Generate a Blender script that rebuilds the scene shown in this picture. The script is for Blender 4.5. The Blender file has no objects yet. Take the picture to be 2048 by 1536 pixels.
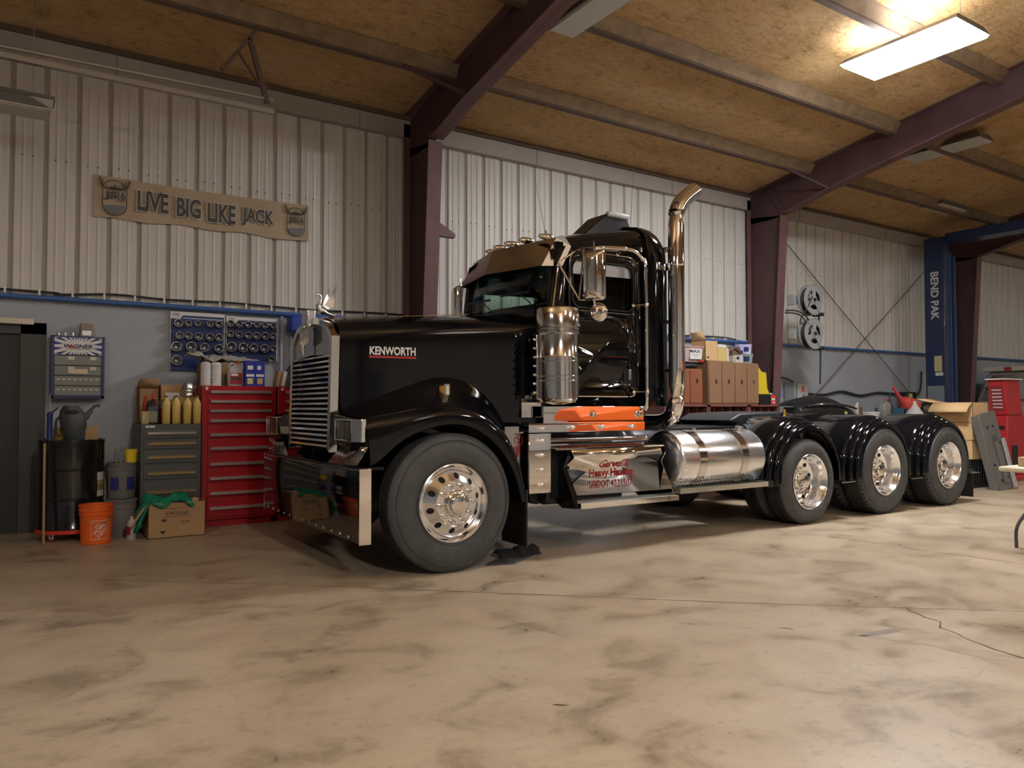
import bpy, bmesh, math, random
from mathutils import Vector, Matrix
R_ = math.radians
random.seed(7)
SC = bpy.context.scene
COL = SC.collection
# ------------------------------------------------------------------ camera, world, lights, exposure
def cam_matrix(yaw, pitch, roll):
    F = Vector((math.sin(yaw), math.cos(yaw), 0)); Rr = Vector((math.cos(yaw), -math.sin(yaw), 0)); U = Vector((0, 0, 1))
    F2 = F * math.cos(pitch) + U * math.sin(pitch); U2 = -F * math.sin(pitch) + U * math.cos(pitch)
    R3 = Rr * math.cos(roll) + U2 * math.sin(roll); U3 = -Rr * math.sin(roll) + U2 * math.cos(roll)
    return Matrix((R3, U3, -F2)).transposed().to_4x4()
cd = bpy.data.cameras.new('camera'); cam = bpy.data.objects.new('camera', cd); COL.objects.link(cam)
cd.sensor_width = 36; cd.lens = 1530.0 / 2048 * 36; cd.clip_end = 200; cd.clip_start = .05
cam.matrix_world = Matrix.Translation((0, 0, 1.29)) @ cam_matrix(R_(33.386), R_(1.755), R_(-.067))
SC.camera = cam
SC.view_settings.view_transform = 'Standard'; SC.view_settings.look = 'None'
SC.view_settings.gamma = 1; SC.view_settings.use_curve_mapping = False
SC.view_settings.exposure = 0.18
wd = bpy.data.worlds.new('world'); SC.world = wd; wd.use_nodes = True
wd.node_tree.nodes['Background'].inputs[0].default_value = (.35, .38, .42, 1); wd.node_tree.nodes['Background'].inputs[1].default_value = .05
LAMP_KEY = 118.0      # radiance of the lit fixture over the drive axles
LAMP_FAR = 100.0       # radiance of the unseen lamps added for fill

# ------------------------------------------------------------------ materials
MT = {}
LK = {}
def mat(name, col=(.5, .5, .5), rough=.5, metal=0., coat=0., spec=.5, var=0., vscale=6., bump=0., bscale=40., emit=None, estr=0., trans=0., ior=1.45, col2=None, alpha=1., rvar=0., stretch=None):
    if name in MT: return MT[name]
    m = bpy.data.materials.new(name); m.use_nodes = True; nt = m.node_tree; b = nt.nodes['Principled BSDF']
    b.inputs['Base Color'].default_value = (*col, 1); b.inputs['Roughness'].default_value = rough; b.inputs['Metallic'].default_value = metal
    b.inputs['Coat Weight'].default_value = coat; b.inputs['Coat Roughness'].default_value = .03; b.inputs['Specular IOR Level'].default_value = spec
    b.inputs['Transmission Weight'].default_value = trans; b.inputs['IOR'].default_value = ior; b.inputs['Alpha'].default_value = alpha
    if emit: b.inputs['Emission Color'].default_value = (*emit, 1); b.inputs['Emission Strength'].default_value = estr
    tc = None
    if var or bump or rvar:
        tc = nt.nodes.new('ShaderNodeTexCoord'); src = tc.outputs['Object']
        if stretch:
            mp = nt.nodes.new('ShaderNodeMapping'); mp.inputs['Scale'].default_value = stretch; nt.links.new(src, mp.inputs[0]); src = mp.outputs[0]
    if var or rvar:
        n = nt.nodes.new('ShaderNodeTexNoise'); n.inputs['Scale'].default_value = vscale; n.inputs['Detail'].default_value = 6; n.inputs['Roughness'].default_value = .6
        nt.links.new(src, n.inputs['Vector'])
        if var:
            c2 = col2 or tuple(max(0, c * (1 - var)) for c in col)
            r = nt.nodes.new('ShaderNodeValToRGB'); r.color_ramp.elements[0].position = .35; r.color_ramp.elements[1].position = .68
            r.color_ramp.elements[0].color = (*c2, 1); r.color_ramp.elements[1].color = (*col, 1)
            nt.links.new(n.outputs['Fac'], r.inputs[0]); nt.links.new(r.outputs[0], b.inputs['Base Color'])
        if rvar:
            mr = nt.nodes.new('ShaderNodeMapRange'); mr.inputs['To Min'].default_value = max(0, rough - rvar); mr.inputs['To Max'].default_value = rough + rvar
            mr.inputs['From Min'].default_value = .3; mr.inputs['From Max'].default_value = .7
            nt.links.new(n.outputs['Fac'], mr.inputs['Value']); nt.links.new(mr.outputs[0], b.inputs['Roughness'])
    if bump:
        n2 = nt.nodes.new('ShaderNodeTexNoise'); n2.inputs['Scale'].default_value = bscale; n2.inputs['Detail'].default_value = 4
        nt.links.new(src, n2.inputs['Vector'])
        bp = nt.nodes.new('ShaderNodeBump'); bp.inputs['Strength'].default_value = bump; bp.inputs['Distance'].default_value = .02
        nt.links.new(n2.outputs['Fac'], bp.inputs['Height']); nt.links.new(bp.outputs[0], b.inputs['Normal'])
    MT[name] = m; return m
def ramp(nt, src, stops):
    r = nt.nodes.new('ShaderNodeValToRGB'); e = r.color_ramp.elements
    while len(e) < len(stops): e.new(.5)
    for i, (p, c) in enumerate(stops): e[i].position = p; e[i].color = (*c, 1)
    nt.links.new(src, r.inputs[0]); return r.outputs[0]
def mixc(nt, fac, a, b, mode='MIX'):
    m = nt.nodes.new('ShaderNodeMix'); m.data_type = 'RGBA'; m.blend_type = mode
    for s, v in ((0, fac), (6, a), (7, b)):
        if hasattr(v, 'is_linked') or hasattr(v, 'links'): nt.links.new(v, m.inputs[s])
        else: m.inputs[s].default_value = v if s == 0 else (*v, 1)
    return m.outputs[2]
def noise(nt, src, scale, detail=5, rough=.6, dist=0.):
    n = nt.nodes.new('ShaderNodeTexNoise'); n.inputs['Scale'].default_value = scale; n.inputs['Detail'].default_value = detail
    n.inputs['Roughness'].default_value = rough; n.inputs['Distortion'].default_value = dist; nt.links.new(src, n.inputs['Vector']); return n.outputs['Fac']

def floor_material():
    m = mat('polished_concrete', (.5, .42, .31), .36, spec=.5); nt = m.node_tree; b = nt.nodes['Principled BSDF']
    tc = nt.nodes.new('ShaderNodeTexCoord'); mp = nt.nodes.new('ShaderNodeMapping'); mp.inputs['Rotation'].default_value = (0, 0, R_(33)); mp.inputs['Scale'].default_value = (1, 1.25, 1)
    nt.links.new(tc.outputs['Object'], mp.inputs[0]); s = mp.outputs[0]
    big = noise(nt, s, .55, 5, .55, .3); mid = noise(nt, s, 2.6, 8, .66, .5); fine = noise(nt, s, 16, 8, .7, .3)
    c = ramp(nt, big, [(.3, (.365, .285, .195)), (.5, (.44, .352, .25)), (.72, (.47, .39, .29))])
    c = mixc(nt, .75, c, ramp(nt, mid, [(.34, (.46, .43, .38)), (.47, (.88, .86, .84)), (.6, (1, 1, 1)), (.78, (1.0, .95, .88))]), 'MULTIPLY')
    c = mixc(nt, .6, c, ramp(nt, fine, [(.3, (.52, .50, .47)), (.44, (.96, .95, .94)), (.62, (1, 1, 1)), (.74, (.9, .86, .8))]), 'MULTIPLY')
    nt.links.new(c, b.inputs['Base Color'])
    mr = nt.nodes.new('ShaderNodeMapRange'); mr.inputs['From Min'].default_value = .3; mr.inputs['From Max'].default_value = .7
    mr.inputs['To Min'].default_value = .26; mr.inputs['To Max'].default_value = .5
    nt.links.new(mid, mr.inputs['Value']); nt.links.new(mr.outputs[0], b.inputs['Roughness'])
    bp = nt.nodes.new('ShaderNodeBump'); bp.inputs['Strength'].default_value = .12; bp.inputs['Distance'].default_value = .01
    nt.links.new(fine, bp.inputs['Height']); nt.links.new(bp.outputs[0], b.inputs['Normal'])
    return m
def foam_material():
    m = mat('sprayed_foam', (.5, .36, .18), .85, spec=.2); nt = m.node_tree; b = nt.nodes['Principled BSDF']
    tc = nt.nodes.new('ShaderNodeTexCoord'); s = tc.outputs['Object']
    mp = nt.nodes.new('ShaderNodeMapping'); mp.inputs['Scale'].default_value = (.6, 1.6, 1); nt.links.new(s, mp.inputs[0])
    big = noise(nt, mp.outputs[0], .9, 6, .6, .6); fine = noise(nt, mp.outputs[0], 14, 8, .7, .4); spot = noise(nt, s, 4.5, 6, .7, .2)
    c = ramp(nt, big, [(.28, (.53, .335, .14)), (.5, (.66, .445, .225)), (.72, (.70, .50, .285))])
    c = mixc(nt, .8, c, ramp(nt, spot, [(.27, (.30, .24, .18)), (.40, (.86, .84, .82)), (.6, (1, 1, 1))]), 'MULTIPLY')
    c = mixc(nt, .8, c, ramp(nt, fine, [(.3, (.50, .43, .33)), (.5, (1, 1, 1)), (.75, (1.0, .9, .75))]), 'MULTIPLY')
    nt.links.new(c, b.inputs['Base Color'])
    bp = nt.nodes.new('ShaderNodeBump'); bp.inputs['Strength'].default_value = .8; bp.inputs['Distance'].default_value = .05
    nt.links.new(fine, bp.inputs['Height']); nt.links.new(bp.outputs[0], b.inputs['Normal'])
    return m
M_floor = floor_material(); M_foam = foam_material()
M_panel = mat('white_wall_panel', (.68, .66, .61), .42, var=.12, vscale=1.3, spec=.4, stretch=(3, 3, .35))
M_groove = mat('wall_panel_groove', (.37, .335, .295), .6)
M_screw = mat('wall_screw', (.12, .10, .08), .6)
M_block = mat('blue_grey_painted_wall', (.39, .42, .465), .5, var=.10, vscale=1.2, bump=.05, bscale=12)
M_fascia = mat('grey_fascia', (.40, .365, .33), .6, var=.08, vscale=2)
M_dark_trim = mat('dark_eave_gap', (.12, .085, .065), .8)
M_purlin = mat('foamed_purlin', (.29, .205, .125), .85, var=.35, vscale=5, bump=.3, bscale=18)
M_purlin_dark = mat('purlin_flange', (.13, .09, .07), .8)
M_maroon = mat('maroon_shaded', (.085, .042, .044), .55, var=.25, vscale=3, rvar=.1)  # frame maroon darkened, shade on the webs put into the colour
M_maroon_l = mat('maroon_lit', (.165, .082, .086), .55, var=.2, vscale=3)  # same maroon lightened, light on the flanges put into the colour
M_bluepipe = mat('blue_pipe_paint', (.05, .13, .36), .4)
M_black_pl = mat('black_plastic', (.018, .018, .02), .4)
M_black_rub = mat('black_rubber', (.03, .03, .032), .7, bump=.1, bscale=60)
M_paint = mat('black_truck_paint', (.004, .0045, .0065), .06, spec=.5)
M_chrome = mat('polished_chrome', (.86, .85, .84), .045, metal=1.)
M_alu = mat('polished_aluminium', (.88, .89, .93), .24, metal=1., rvar=.05, vscale=3)
M_rim = mat('polished_rim', (.93, .94, .97), .16, metal=1., bump=.03, bscale=14)
M_stain = mat('stainless_sheet', (.70, .68, .66), .12, metal=1., bump=.02, bscale=5)
M_tire = mat('tyre_rubber', (.075, .076, .078), .62, var=.3, vscale=10, bump=.12, bscale=60)
M_tread = mat('tyre_tread', (.035, .034, .033), .8, var=.3, vscale=20)
M_frame = mat('chassis_black', (.012, .013, .017), .35, coat=.3)
def pane(name, tint):
    """thin window glass: tinted see-through plus mirror reflection by angle"""
    m = bpy.data.materials.new(name); m.use_nodes = True; nt = m.node_tree; nt.nodes.remove(nt.nodes['Principled BSDF'])
    out = nt.nodes['Material Output']; tr = nt.nodes.new('ShaderNodeBsdfTransparent'); tr.inputs[0].default_value = (*tint, 1)
    gl = nt.nodes.new('ShaderNodeBsdfGlossy'); gl.inputs['Roughness'].default_value = .02
    lw = nt.nodes.new('ShaderNodeLayerWeight'); lw.inputs[0].default_value = .5; pw = nt.nodes.new('ShaderNodeMath'); pw.operation = 'POWER'; pw.inputs[1].default_value = 4.0; nt.links.new(lw.outputs['Facing'], pw.inputs[0])
    fr = nt.nodes.new('ShaderNodeMath'); fr.operation = 'MULTIPLY_ADD'; fr.inputs[1].default_value = .9; fr.inputs[2].default_value = .05; nt.links.new(pw.outputs[0], fr.inputs[0]); mx = nt.nodes.new('ShaderNodeMixShader')
    nt.links.new(fr.outputs[0], mx.inputs[0]); nt.links.new(tr.outputs[0], mx.inputs[1]); nt.links.new(gl.outputs[0], mx.inputs[2]); nt.links.new(mx.outputs[0], out.inputs[0])
    MT[name] = m; return m
M_glass = pane('tinted_glass', (.80, .90, .86))
M_dglass = pane('dark_tinted_glass', (.16, .18, .19))
M_lens = mat('clear_lens', (.85, .85, .82), .1, trans=.55, ior=1.4)
M_amber = mat('amber_lens', (.85, .42, .06), .15)
M_white = mat('white_paint', (.75, .75, .72), .45)
M_red = mat('red_enamel', (.36, .008, .014), .32, coat=.3)
M_redl = mat('red_machine_paint', (.50, .03, .035), .38, coat=.2, var=.2, vscale=4)
M_grey = mat('grey_enamel', (.085, .09, .088), .45)
M_satin = mat('satin_chrome', (.88, .88, .90), .24, metal=1.)
M_silver = mat('brushed_silver', (.7, .7, .7), .3, metal=1.)
M_tan_handle = mat('tan_handle', (.45, .33, .16), .4, metal=.4)
M_card = mat('cardboard', (.46, .29, .14), .8, var=.12, vscale=5)
M_card_l = mat('light_cardboard', (.66, .44, .22), .8, var=.1, vscale=5)
M_gold = mat('gold_bottle', (.62, .45, .13), .35, coat=.3)
M_label_w = mat('white_label', (.7, .7, .68), .6)
M_navy = mat('navy_board', (.012, .03, .13), .4)
M_blue = mat('blue_plastic', (.02, .06, .38), .4)
M_orange = mat('orange_plastic', (.80, .13, .015), .42)
M_yellow = mat('yellow_plastic', (.75, .56, .03), .45)
M_locker = mat('brown_locker_enamel', (.29, .165, .095), .42, coat=.15)
M_locker_r = mat('red_brown_locker_enamel', (.28, .10, .055), .4, coat=.15)
M_lift = mat('lift_blue_paint', (.018, .034, .095), .4, coat=.2)
M_greyl = mat('light_grey_paint', (.30, .31, .31), .45)
M_pail = mat('grey_pail_plastic', (.16, .155, .15), .55)
M_green = mat('green_cloth', (.01, .28, .16), .9, var=.35, vscale=14)
M_bag = mat('clear_bag_plastic', (.45, .44, .42), .25, trans=.45, ior=1.3)
M_text = mat('dark_ink', (.05, .045, .04), .7)
M_redtext = mat('red_vinyl', (.30, .012, .02), .4)
M_lamp = mat('lit_lamp_diffuser', (.9, .9, .9), .5, emit=(.97, .98, 1.0), estr=LAMP_KEY)
M_lampoff = mat('unlit_lamp_diffuser', (.50, .49, .45), .35)
M_lampframe = mat('lamp_housing', (.12, .12, .11), .5)

# ------------------------------------------------------------------ mesh builder
class MB:
    def __init__(s): s.v = []; s.f = []; s.m = []; s.mats = []; s.cur = 0
    def mat(s, m):
        if m not in s.mats: s.mats.append(m)
        s.cur = s.mats.index(m); return s
    def add(s, vs, fs):
        o = len(s.v); s.v += [Vector(v) for v in vs]
        for f in fs: s.f.append([o + i for i in f]); s.m.append(s.cur)
        return s
    def poly(s, pts): return s.add(pts, [list(range(len(pts)))])
    def box(s, x0, x1, y0, y1, z0, z1):
        return s.add([(x, y, z) for x in (x0, x1) for y in (y0, y1) for z in (z0, z1)], [(0, 1, 3, 2), (4, 6, 7, 5), (0, 4, 5, 1), (2, 3, 7, 6), (0, 2, 6, 4), (1, 5, 7, 3)])
    def bar(s, p, q, w, h, up=(0, 0, 1)):
        p = Vector(p); q = Vector(q); d = (q - p).normalized(); u = Vector(up)
        if abs(d.dot(u)) > .98: u = Vector((1, 0, 0))
        a = d.cross(u).normalized(); b = a.cross(d).normalized()
        r = [a * w / 2 + b * h / 2, -a * w / 2 + b * h / 2, -a * w / 2 - b * h / 2, a * w / 2 - b * h / 2]
        return s.loft([[p + k for k in r], [q + k for k in r]])
    def loft(s, rings, closed=True, caps=True):
        n = len(rings[0]); o = len(s.v)
        for r in rings: s.v += [Vector(p) for p in r]
        for i in range(len(rings) - 1):
            for j in range(n if closed else n - 1):
                k = (j + 1) % n
                s.f.append([o + i * n + j, o + i * n + k, o + (i + 1) * n + k, o + (i + 1) * n + j]); s.m.append(s.cur)
        if caps and closed:
            s.f.append([o + j for j in reversed(range(n))]); s.m.append(s.cur)
            s.f.append([o + (len(rings) - 1) * n + j for j in range(n)]); s.m.append(s.cur)
        return s
    def tube(s, path, r, n=12, caps=True, smooth=0):
        P = [Vector(p) for p in path]
        if smooth: P = catmull(P, smooth)
        rs = r if isinstance(r, (list, tuple)) else [r] * len(P)
        if len(rs) != len(P): rs = [rs[min(len(rs) - 1, int(i * len(rs) / len(P)))] for i in range(len(P))]
        t = (P[1] - P[0]).normalized(); u = Vector((0, 0, 1)) if abs(t.z) < .9 else Vector((1, 0, 0)); a = t.cross(u).normalized()
        rings = []
        for i, p in enumerate(P):
            if i == 0: t = P[1] - P[0]
            elif i == len(P) - 1: t = P[-1] - P[-2]
            else: t = (P[i + 1] - P[i]).normalized() + (P[i] - P[i - 1]).normalized()
            t.normalize(); a = (a - t * a.dot(t)).normalized(); b = t.cross(a)
            rings.append([p + (a * math.cos(2 * math.pi * k / n) + b * math.sin(2 * math.pi * k / n)) * rs[i] for k in range(n)])
        return s.loft(rings, True, caps)
    def cyl(s, p, q, r0, r1=None, n=24): return s.tube([p, q], [r0, r0 if r1 is None else r1], n)
    def lathe(s, prof, c=(0, 0, 0), ax='z', n=32, caps=False, a0=0., a1=2 * math.pi):
        full = abs(a1 - a0 - 2 * math.pi) < 1e-6; m = n if full else n + 1; c = Vector(c); rings = []
        for k in range(m):
            t = a0 + (a1 - a0) * k / n; ct, st = math.cos(t), math.sin(t); ring = []
            for r, h in prof:
                if ax == 'z': p = (r * ct, r * st, h)
                elif ax == 'y': p = (r * ct, h, r * st)
                else: p = (h, r * ct, r * st)
                ring.append(c + Vector(p))
            rings.append(ring)
        o = len(s.v); L = len(prof)
        for r in rings: s.v += r
        for k in range(m if full else m - 1):
            k2 = (k + 1) % m
            for j in range(L - 1):
                s.f.append([o + k * L + j, o + k2 * L + j, o + k2 * L + j + 1, o + k * L + j + 1]); s.m.append(s.cur)
        return s
    def ball(s, c, r, n=12, sc=(1, 1, 1)):
        pr = [(math.sin(math.pi * i / n) , -math.cos(math.pi * i / n)) for i in range(n + 1)]
        o = len(s.v); s.lathe(pr, (0, 0, 0), 'z', max(8, n + 4))
        for i in range(o, len(s.v)): v = s.v[i]; s.v[i] = Vector((c[0] + v.x * r * sc[0], c[1] + v.y * r * sc[1], c[2] + v.z * r * sc[2]))
        return s
    def prism(s, pts2, plane, a, b):
        def P(u, v, w): return {'xz': (u, w, v), 'xy': (u, v, w), 'yz': (w, u, v)}[plane]
        return s.loft([[P(u, v, a) for u, v in pts2], [P(u, v, b) for u, v in pts2]])
    def grid(s, rows): return s.loft(rows, closed=False, caps=False)
    def tf(s, M, start=0):
        for i in range(start, len(s.v)): s.v[i] = M @ s.v[i]
        return s
    def warp(s, fn, start=0):
        for i in range(start, len(s.v)): s.v[i] = Vector(fn(s.v[i]))
        return s
    def mirror(s, y=6.5):
        for v in s.v: v.y = 2 * y - v.y
        s.f = [list(reversed(f)) for f in s.f]; return s
def catmull(P, k):
    out = []
    for i in range(len(P) - 1):
        p0 = P[max(0, i - 1)]; p1 = P[i]; p2 = P[i + 1]; p3 = P[min(len(P) - 1, i + 2)]
        for j in range(k):
            t = j / k
            out.append(.5 * ((2 * p1) + (-p0 + p2) * t + (2 * p0 - 5 * p1 + 4 * p2 - p3) * t * t + (-p0 + 3 * p1 - 3 * p2 + p3) * t ** 3))
    out.append(P[-1]); return out
def rrect(x0, x1, z0, z1, r, n=5):
    pts = []
    for cx, cz, a in ((x1 - r, z1 - r, 0), (x0 + r, z1 - r, 90), (x0 + r, z0 + r, 180), (x1 - r, z0 + r, 270)):
        for k in range(n + 1): t = R_(a + 90 * k / n); pts.append((cx + r * math.cos(t), cz + r * math.sin(t)))
    return pts
def wloc(o):
    p = Vector((0, 0, 0))
    while o: p += o.location; o = o.parent
    return p
def obj(name, mb, m=None, parent=None, world=True, loc=None, bevel=0, sub=0, solid=0, smooth=.7, flip=False):
    """links a builder as ONE mesh object.  world=True: coordinates are world ones and get re-based on the parent (or on the thing's own base)"""
    if m is not None and not mb.mats: mb.mat(m)
    vs = mb.v
    if world and vs:
        if parent is not None: base = wloc(parent)
        else:
            xs = [v.x for v in vs]; ys = [v.y for v in vs]; zs = [v.z for v in vs]
            base = Vector(((min(xs) + max(xs)) / 2, (min(ys) + max(ys)) / 2, min(zs)))
        vs = [v - base for v in vs]
        if parent is None: loc = base
    me = bpy.data.meshes.new(name); me.from_pydata([tuple(v) for v in vs], [], mb.f)
    for k in mb.mats: me.materials.append(k)
    if len(mb.mats) > 1: me.polygons.foreach_set('material_index', mb.m)
    me.validate()
    bm = bmesh.new(); bm.from_mesh(me); bmesh.ops.remove_doubles(bm, verts=bm.verts, dist=1e-5); bmesh.ops.recalc_face_normals(bm, faces=bm.faces)
    if flip: bmesh.ops.reverse_faces(bm, faces=bm.faces)
    bm.to_mesh(me); bm.free()
    if smooth:
        me.polygons.foreach_set('use_smooth', [True] * len(me.polygons)); me.set_sharp_from_angle(angle=smooth)
    o = bpy.data.objects.new(name, me); COL.objects.link(o)
    if parent is not None: o.parent = parent
    if loc is not None: o.location = loc
    if solid: md = o.modifiers.new('Solidify', 'SOLIDIFY'); md.thickness = solid; md.offset = 0
    if sub: md = o.modifiers.new('Subdivision', 'SUBSURF'); md.levels = sub; md.render_levels = sub
    if bevel:
        md = o.modifiers.new('Bevel', 'BEVEL'); md.width = bevel; md.segments = 2; md.limit_method = 'ANGLE'; md.angle_limit = R_(40); md.harden_normals = False
    return o
def tag(o, label=None, cat=None, group=None, kind=None):
    if label: o['label'] = label
    if cat: o['category'] = cat
    if group: o['group'] = group
    if kind: o['kind'] = kind
    return o
def thing(name, label, cat, loc=(0, 0, 0), rz=0., group=None):
    o = bpy.data.objects.new(name, None); COL.objects.link(o); o.location = loc; o.rotation_euler = (0, 0, rz); o.empty_display_size = .1
    return tag(o, label, cat, group)
def struct(name, mb, m=None, **k):
    o = obj(name, mb, m, **k)
    if o.parent is None: o['kind'] = 'structure'
    return o
def copy_tree(o, parent=None):
    c = o.copy(); COL.objects.link(c)
    if parent: c.parent = parent
    for ch in list(o.children): copy_tree(ch, c)
    return c
def text_geo(body, size=1., offset=0., shear=0., spacing=1., align='CENTER'):
    cu = bpy.data.curves.new('txt', 'FONT'); cu.body = body; cu.size = size; cu.offset = offset; cu.shear = shear; cu.space_character = spacing
    cu.align_x = align; cu.align_y = 'CENTER'; cu.resolution_u = 3
    o = bpy.data.objects.new('txt', cu); me = bpy.data.meshes.new_from_object(o)
    vs = [(v.co.x, v.co.y) for v in me.vertices]; fs = [list(p.vertices) for p in me.polygons]
    bpy.data.objects.remove(o); bpy.data.curves.remove(cu); bpy.data.meshes.remove(me)
    return vs, fs
def text_on(mb, body, w, h, fn, **k):
    """adds text stretched to exactly w x h, centred, placed by fn(u,v)"""
    vs, fs = text_geo(body, **k)
    xs = [v[0] for v in vs]; ys = [v[1] for v in vs]; x0, x1, y0, y1 = min(xs), max(xs), min(ys), max(ys)
    mb.add([fn(((x - x0) / (x1 - x0) - .5) * w, ((y - y0) / (y1 - y0) - .5) * h) for x, y in vs], fs); return mb
ORD = ['first', 'second', 'third', 'fourth', 'fifth', 'sixth', 'seventh', 'eighth', 'ninth', 'tenth']
WL = 9.5   # inner face of the long wall

# ------------------------------------------------------------------ the setting
b = MB(); b.box(-7, 28, -9, 10.2, -.2, 0); FL = struct('floor', b, M_floor, smooth=0)
def crack(pts, w, jag=0., name='crack'):
    P = [Vector((x, y, .0012)) for x, y in pts]; Q = []
    for i in range(len(P) - 1):
        L = (P[i + 1] - P[i]).length; n = max(2, int(L / .06)) if jag else 1
        for k in range(n): q = P[i].lerp(P[i + 1], k / n); q.x += random.uniform(-jag, jag); q.y += random.uniform(-jag, jag); Q.append(q)
    Q.append(P[-1]); b = MB(); rows = [[], []]
    for i, q in enumerate(Q):
        t = (Q[min(i + 1, len(Q) - 1)] - Q[max(0, i - 1)]).normalized(); nn = Vector((-t.y, t.x, 0)); ww = w * (random.uniform(.5, 1.3) if jag else 1)
        rows[0].append(q + nn * ww / 2); rows[1].append(q - nn * ww / 2)
    b.grid(rows); return struct(name, b, mat('floor_crack', (.11, .085, .06), 1., spec=0), parent=FL, smooth=0)
crack([(.6, 6.53), (1.7, 5.62), (2.942, 4.46), (4.085, 3.39), (4.836, 2.74), (5.9, 1.84)], .007, .006)
crack([(5.45, 6.69), (5.55, 5.9), (6.0, 5.2)], .006, 0, 'joint'); crack([(6.873, 4.952), (6.897, 3.686), (6.99, 2.968), (7.1, 1)], .008, .002, 'joint')
crack([(4.836, 2.745), (4.72, 2.56), (4.70, 2.46), (4.58, 2.4), (4.40, 2.03), (4.36, 1.8)], .009, .010)
def stain(cx, cy, rx, ry, rot, c, nm='stain', inner=0):
    b = MB(); n = 40; o = []; i_ = []
    for k in range(n):
        t = 2 * math.pi * k / n; r = 1 + .12 * math.sin(3 * t + cx) + .07 * math.sin(7 * t)
        o.append(Vector((cx + math.cos(rot) * rx * r * math.cos(t) - math.sin(rot) * ry * r * math.sin(t), cy + math.sin(rot) * rx * r * math.cos(t) + math.cos(rot) * ry * r * math.sin(t), .0009)))
        i_.append(Vector((cx, cy, .0009)) + (o[-1] - Vector((cx, cy, .0009))) * inner)
    if inner: b.loft([o, i_], True, False)
    else: b.poly(o)
    return struct(nm, b, c, parent=FL, smooth=0)
M_st = mat('damp_patch', (.34, .29, .26), .28, var=.2, vscale=20)
stain(4.19, 2.53, .15, .035, R_(-10), M_st); stain(2.02, 2.69, .035, .008, R_(-40), mat('gouge', (.10, .075, .06), .8)); stain(3.81, 2.88, .045, .008, R_(-60), mat('gouge', (.1, .1, .1)))
stain(3.87, 2.2, .36, .34, 0, mat('tyre_ring_mark', (.42, .35, .26), .4, var=.2, vscale=9), 'ring_mark', .965)
# long wall: painted lower part, ribbed liner panels above
b = MB(); b.box(-7, 28, WL, 10.2, 0, 2.44)
LWALL = struct('wall_lower', b, M_block, smooth=0)
b = MB().mat(M_panel); xs = []
k0 = -24
prof = []
for k in range(k0, 93):
    x = -.005 + .3037 * k
    prof += [(x - .030, 0, 0), (x - .021, .018, 1), (x + .021, .018, 1), (x + .030, 0, 0)]
    for q in (.22, .30, .38, .60, .68, .76): prof.append((x + .030 + q * .2437, -.006 if q in (.30, .68) else 0, 0))
for i in range(len(prof) - 1):
    x0, d0, g0 = prof[i]; x1, d1, g1 = prof[i + 1]
    b.mat(M_groove if (g0 and g1) else M_panel)
    b.poly([(x0, WL + d0, 2.44), (x1, WL + d1, 2.44), (x1, WL + d1, 5.0), (x0, WL + d0, 5.0)])
b.mat(M_screw)
for k in range(k0, 92):
    for zz in (3.96, 3.05):
        for dx in (.09, .19):
            x = -.005 + .3037 * k + dx
            if zz == 3.96 or k % 2: b.ball((x, WL - .003, zz - .01 * (k % 3)), .009 if zz > 3.5 else .005, 4)
struct('wall_upper', b, smooth=0)
b = MB().mat(M_fascia).box(-7, 28, WL - .10, WL + .1, 4.97, 5.2)
b.mat(M_dark_trim).box(-7, 28, WL - .13, WL + .1, 5.2, 5.255)
for x in (-1.9, .95, 3.8, 6.65, 9.5, 13, 16): b.mat(M_dark_trim).box(x, x + .006, WL - .104, WL - .09, 4.97, 5.2)
struct('trim_1', b, smooth=0)
# pipe, cable and clips running on the ledge between the two wall parts
t = thing('air_pipe', 'blue painted air pipe running the length of the wall above the grey-blue paint', 'pipe', (8, WL - .06, 2.4))
b = MB(); b.tube([(-5, WL - .055, 2.455), (4.4, WL - .055, 2.450), (11.5, WL - .055, 2.490), (27, WL - .055, 2.520)], .028, 10); obj('pipe', b, M_bluepipe, t)
b = MB()
pts = [(-5, 0), (0, .02), (.4, .0), (.95, .045), (1.5, .03), (2.2, .045), (3.2, .03), (4.3, .05), (6, .03), (8.4, .045), (9.6, .04), (10.6, .06), (11.0, .05), (11.4, -.0)]
b.tube([(x, WL - .035, 2.50 + dz) for x, dz in pts], .011, 8, smooth=4); obj('cable', b, M_black_rub, t)
b = MB()
for k in range(-8, 80):
    b = MB(); b.box(.25 + k * .3037, .27 + k * .3037, WL - .05, WL - .003, 2.475, 2.545); obj('clip', b, M_white, t, smooth=0)
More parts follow.
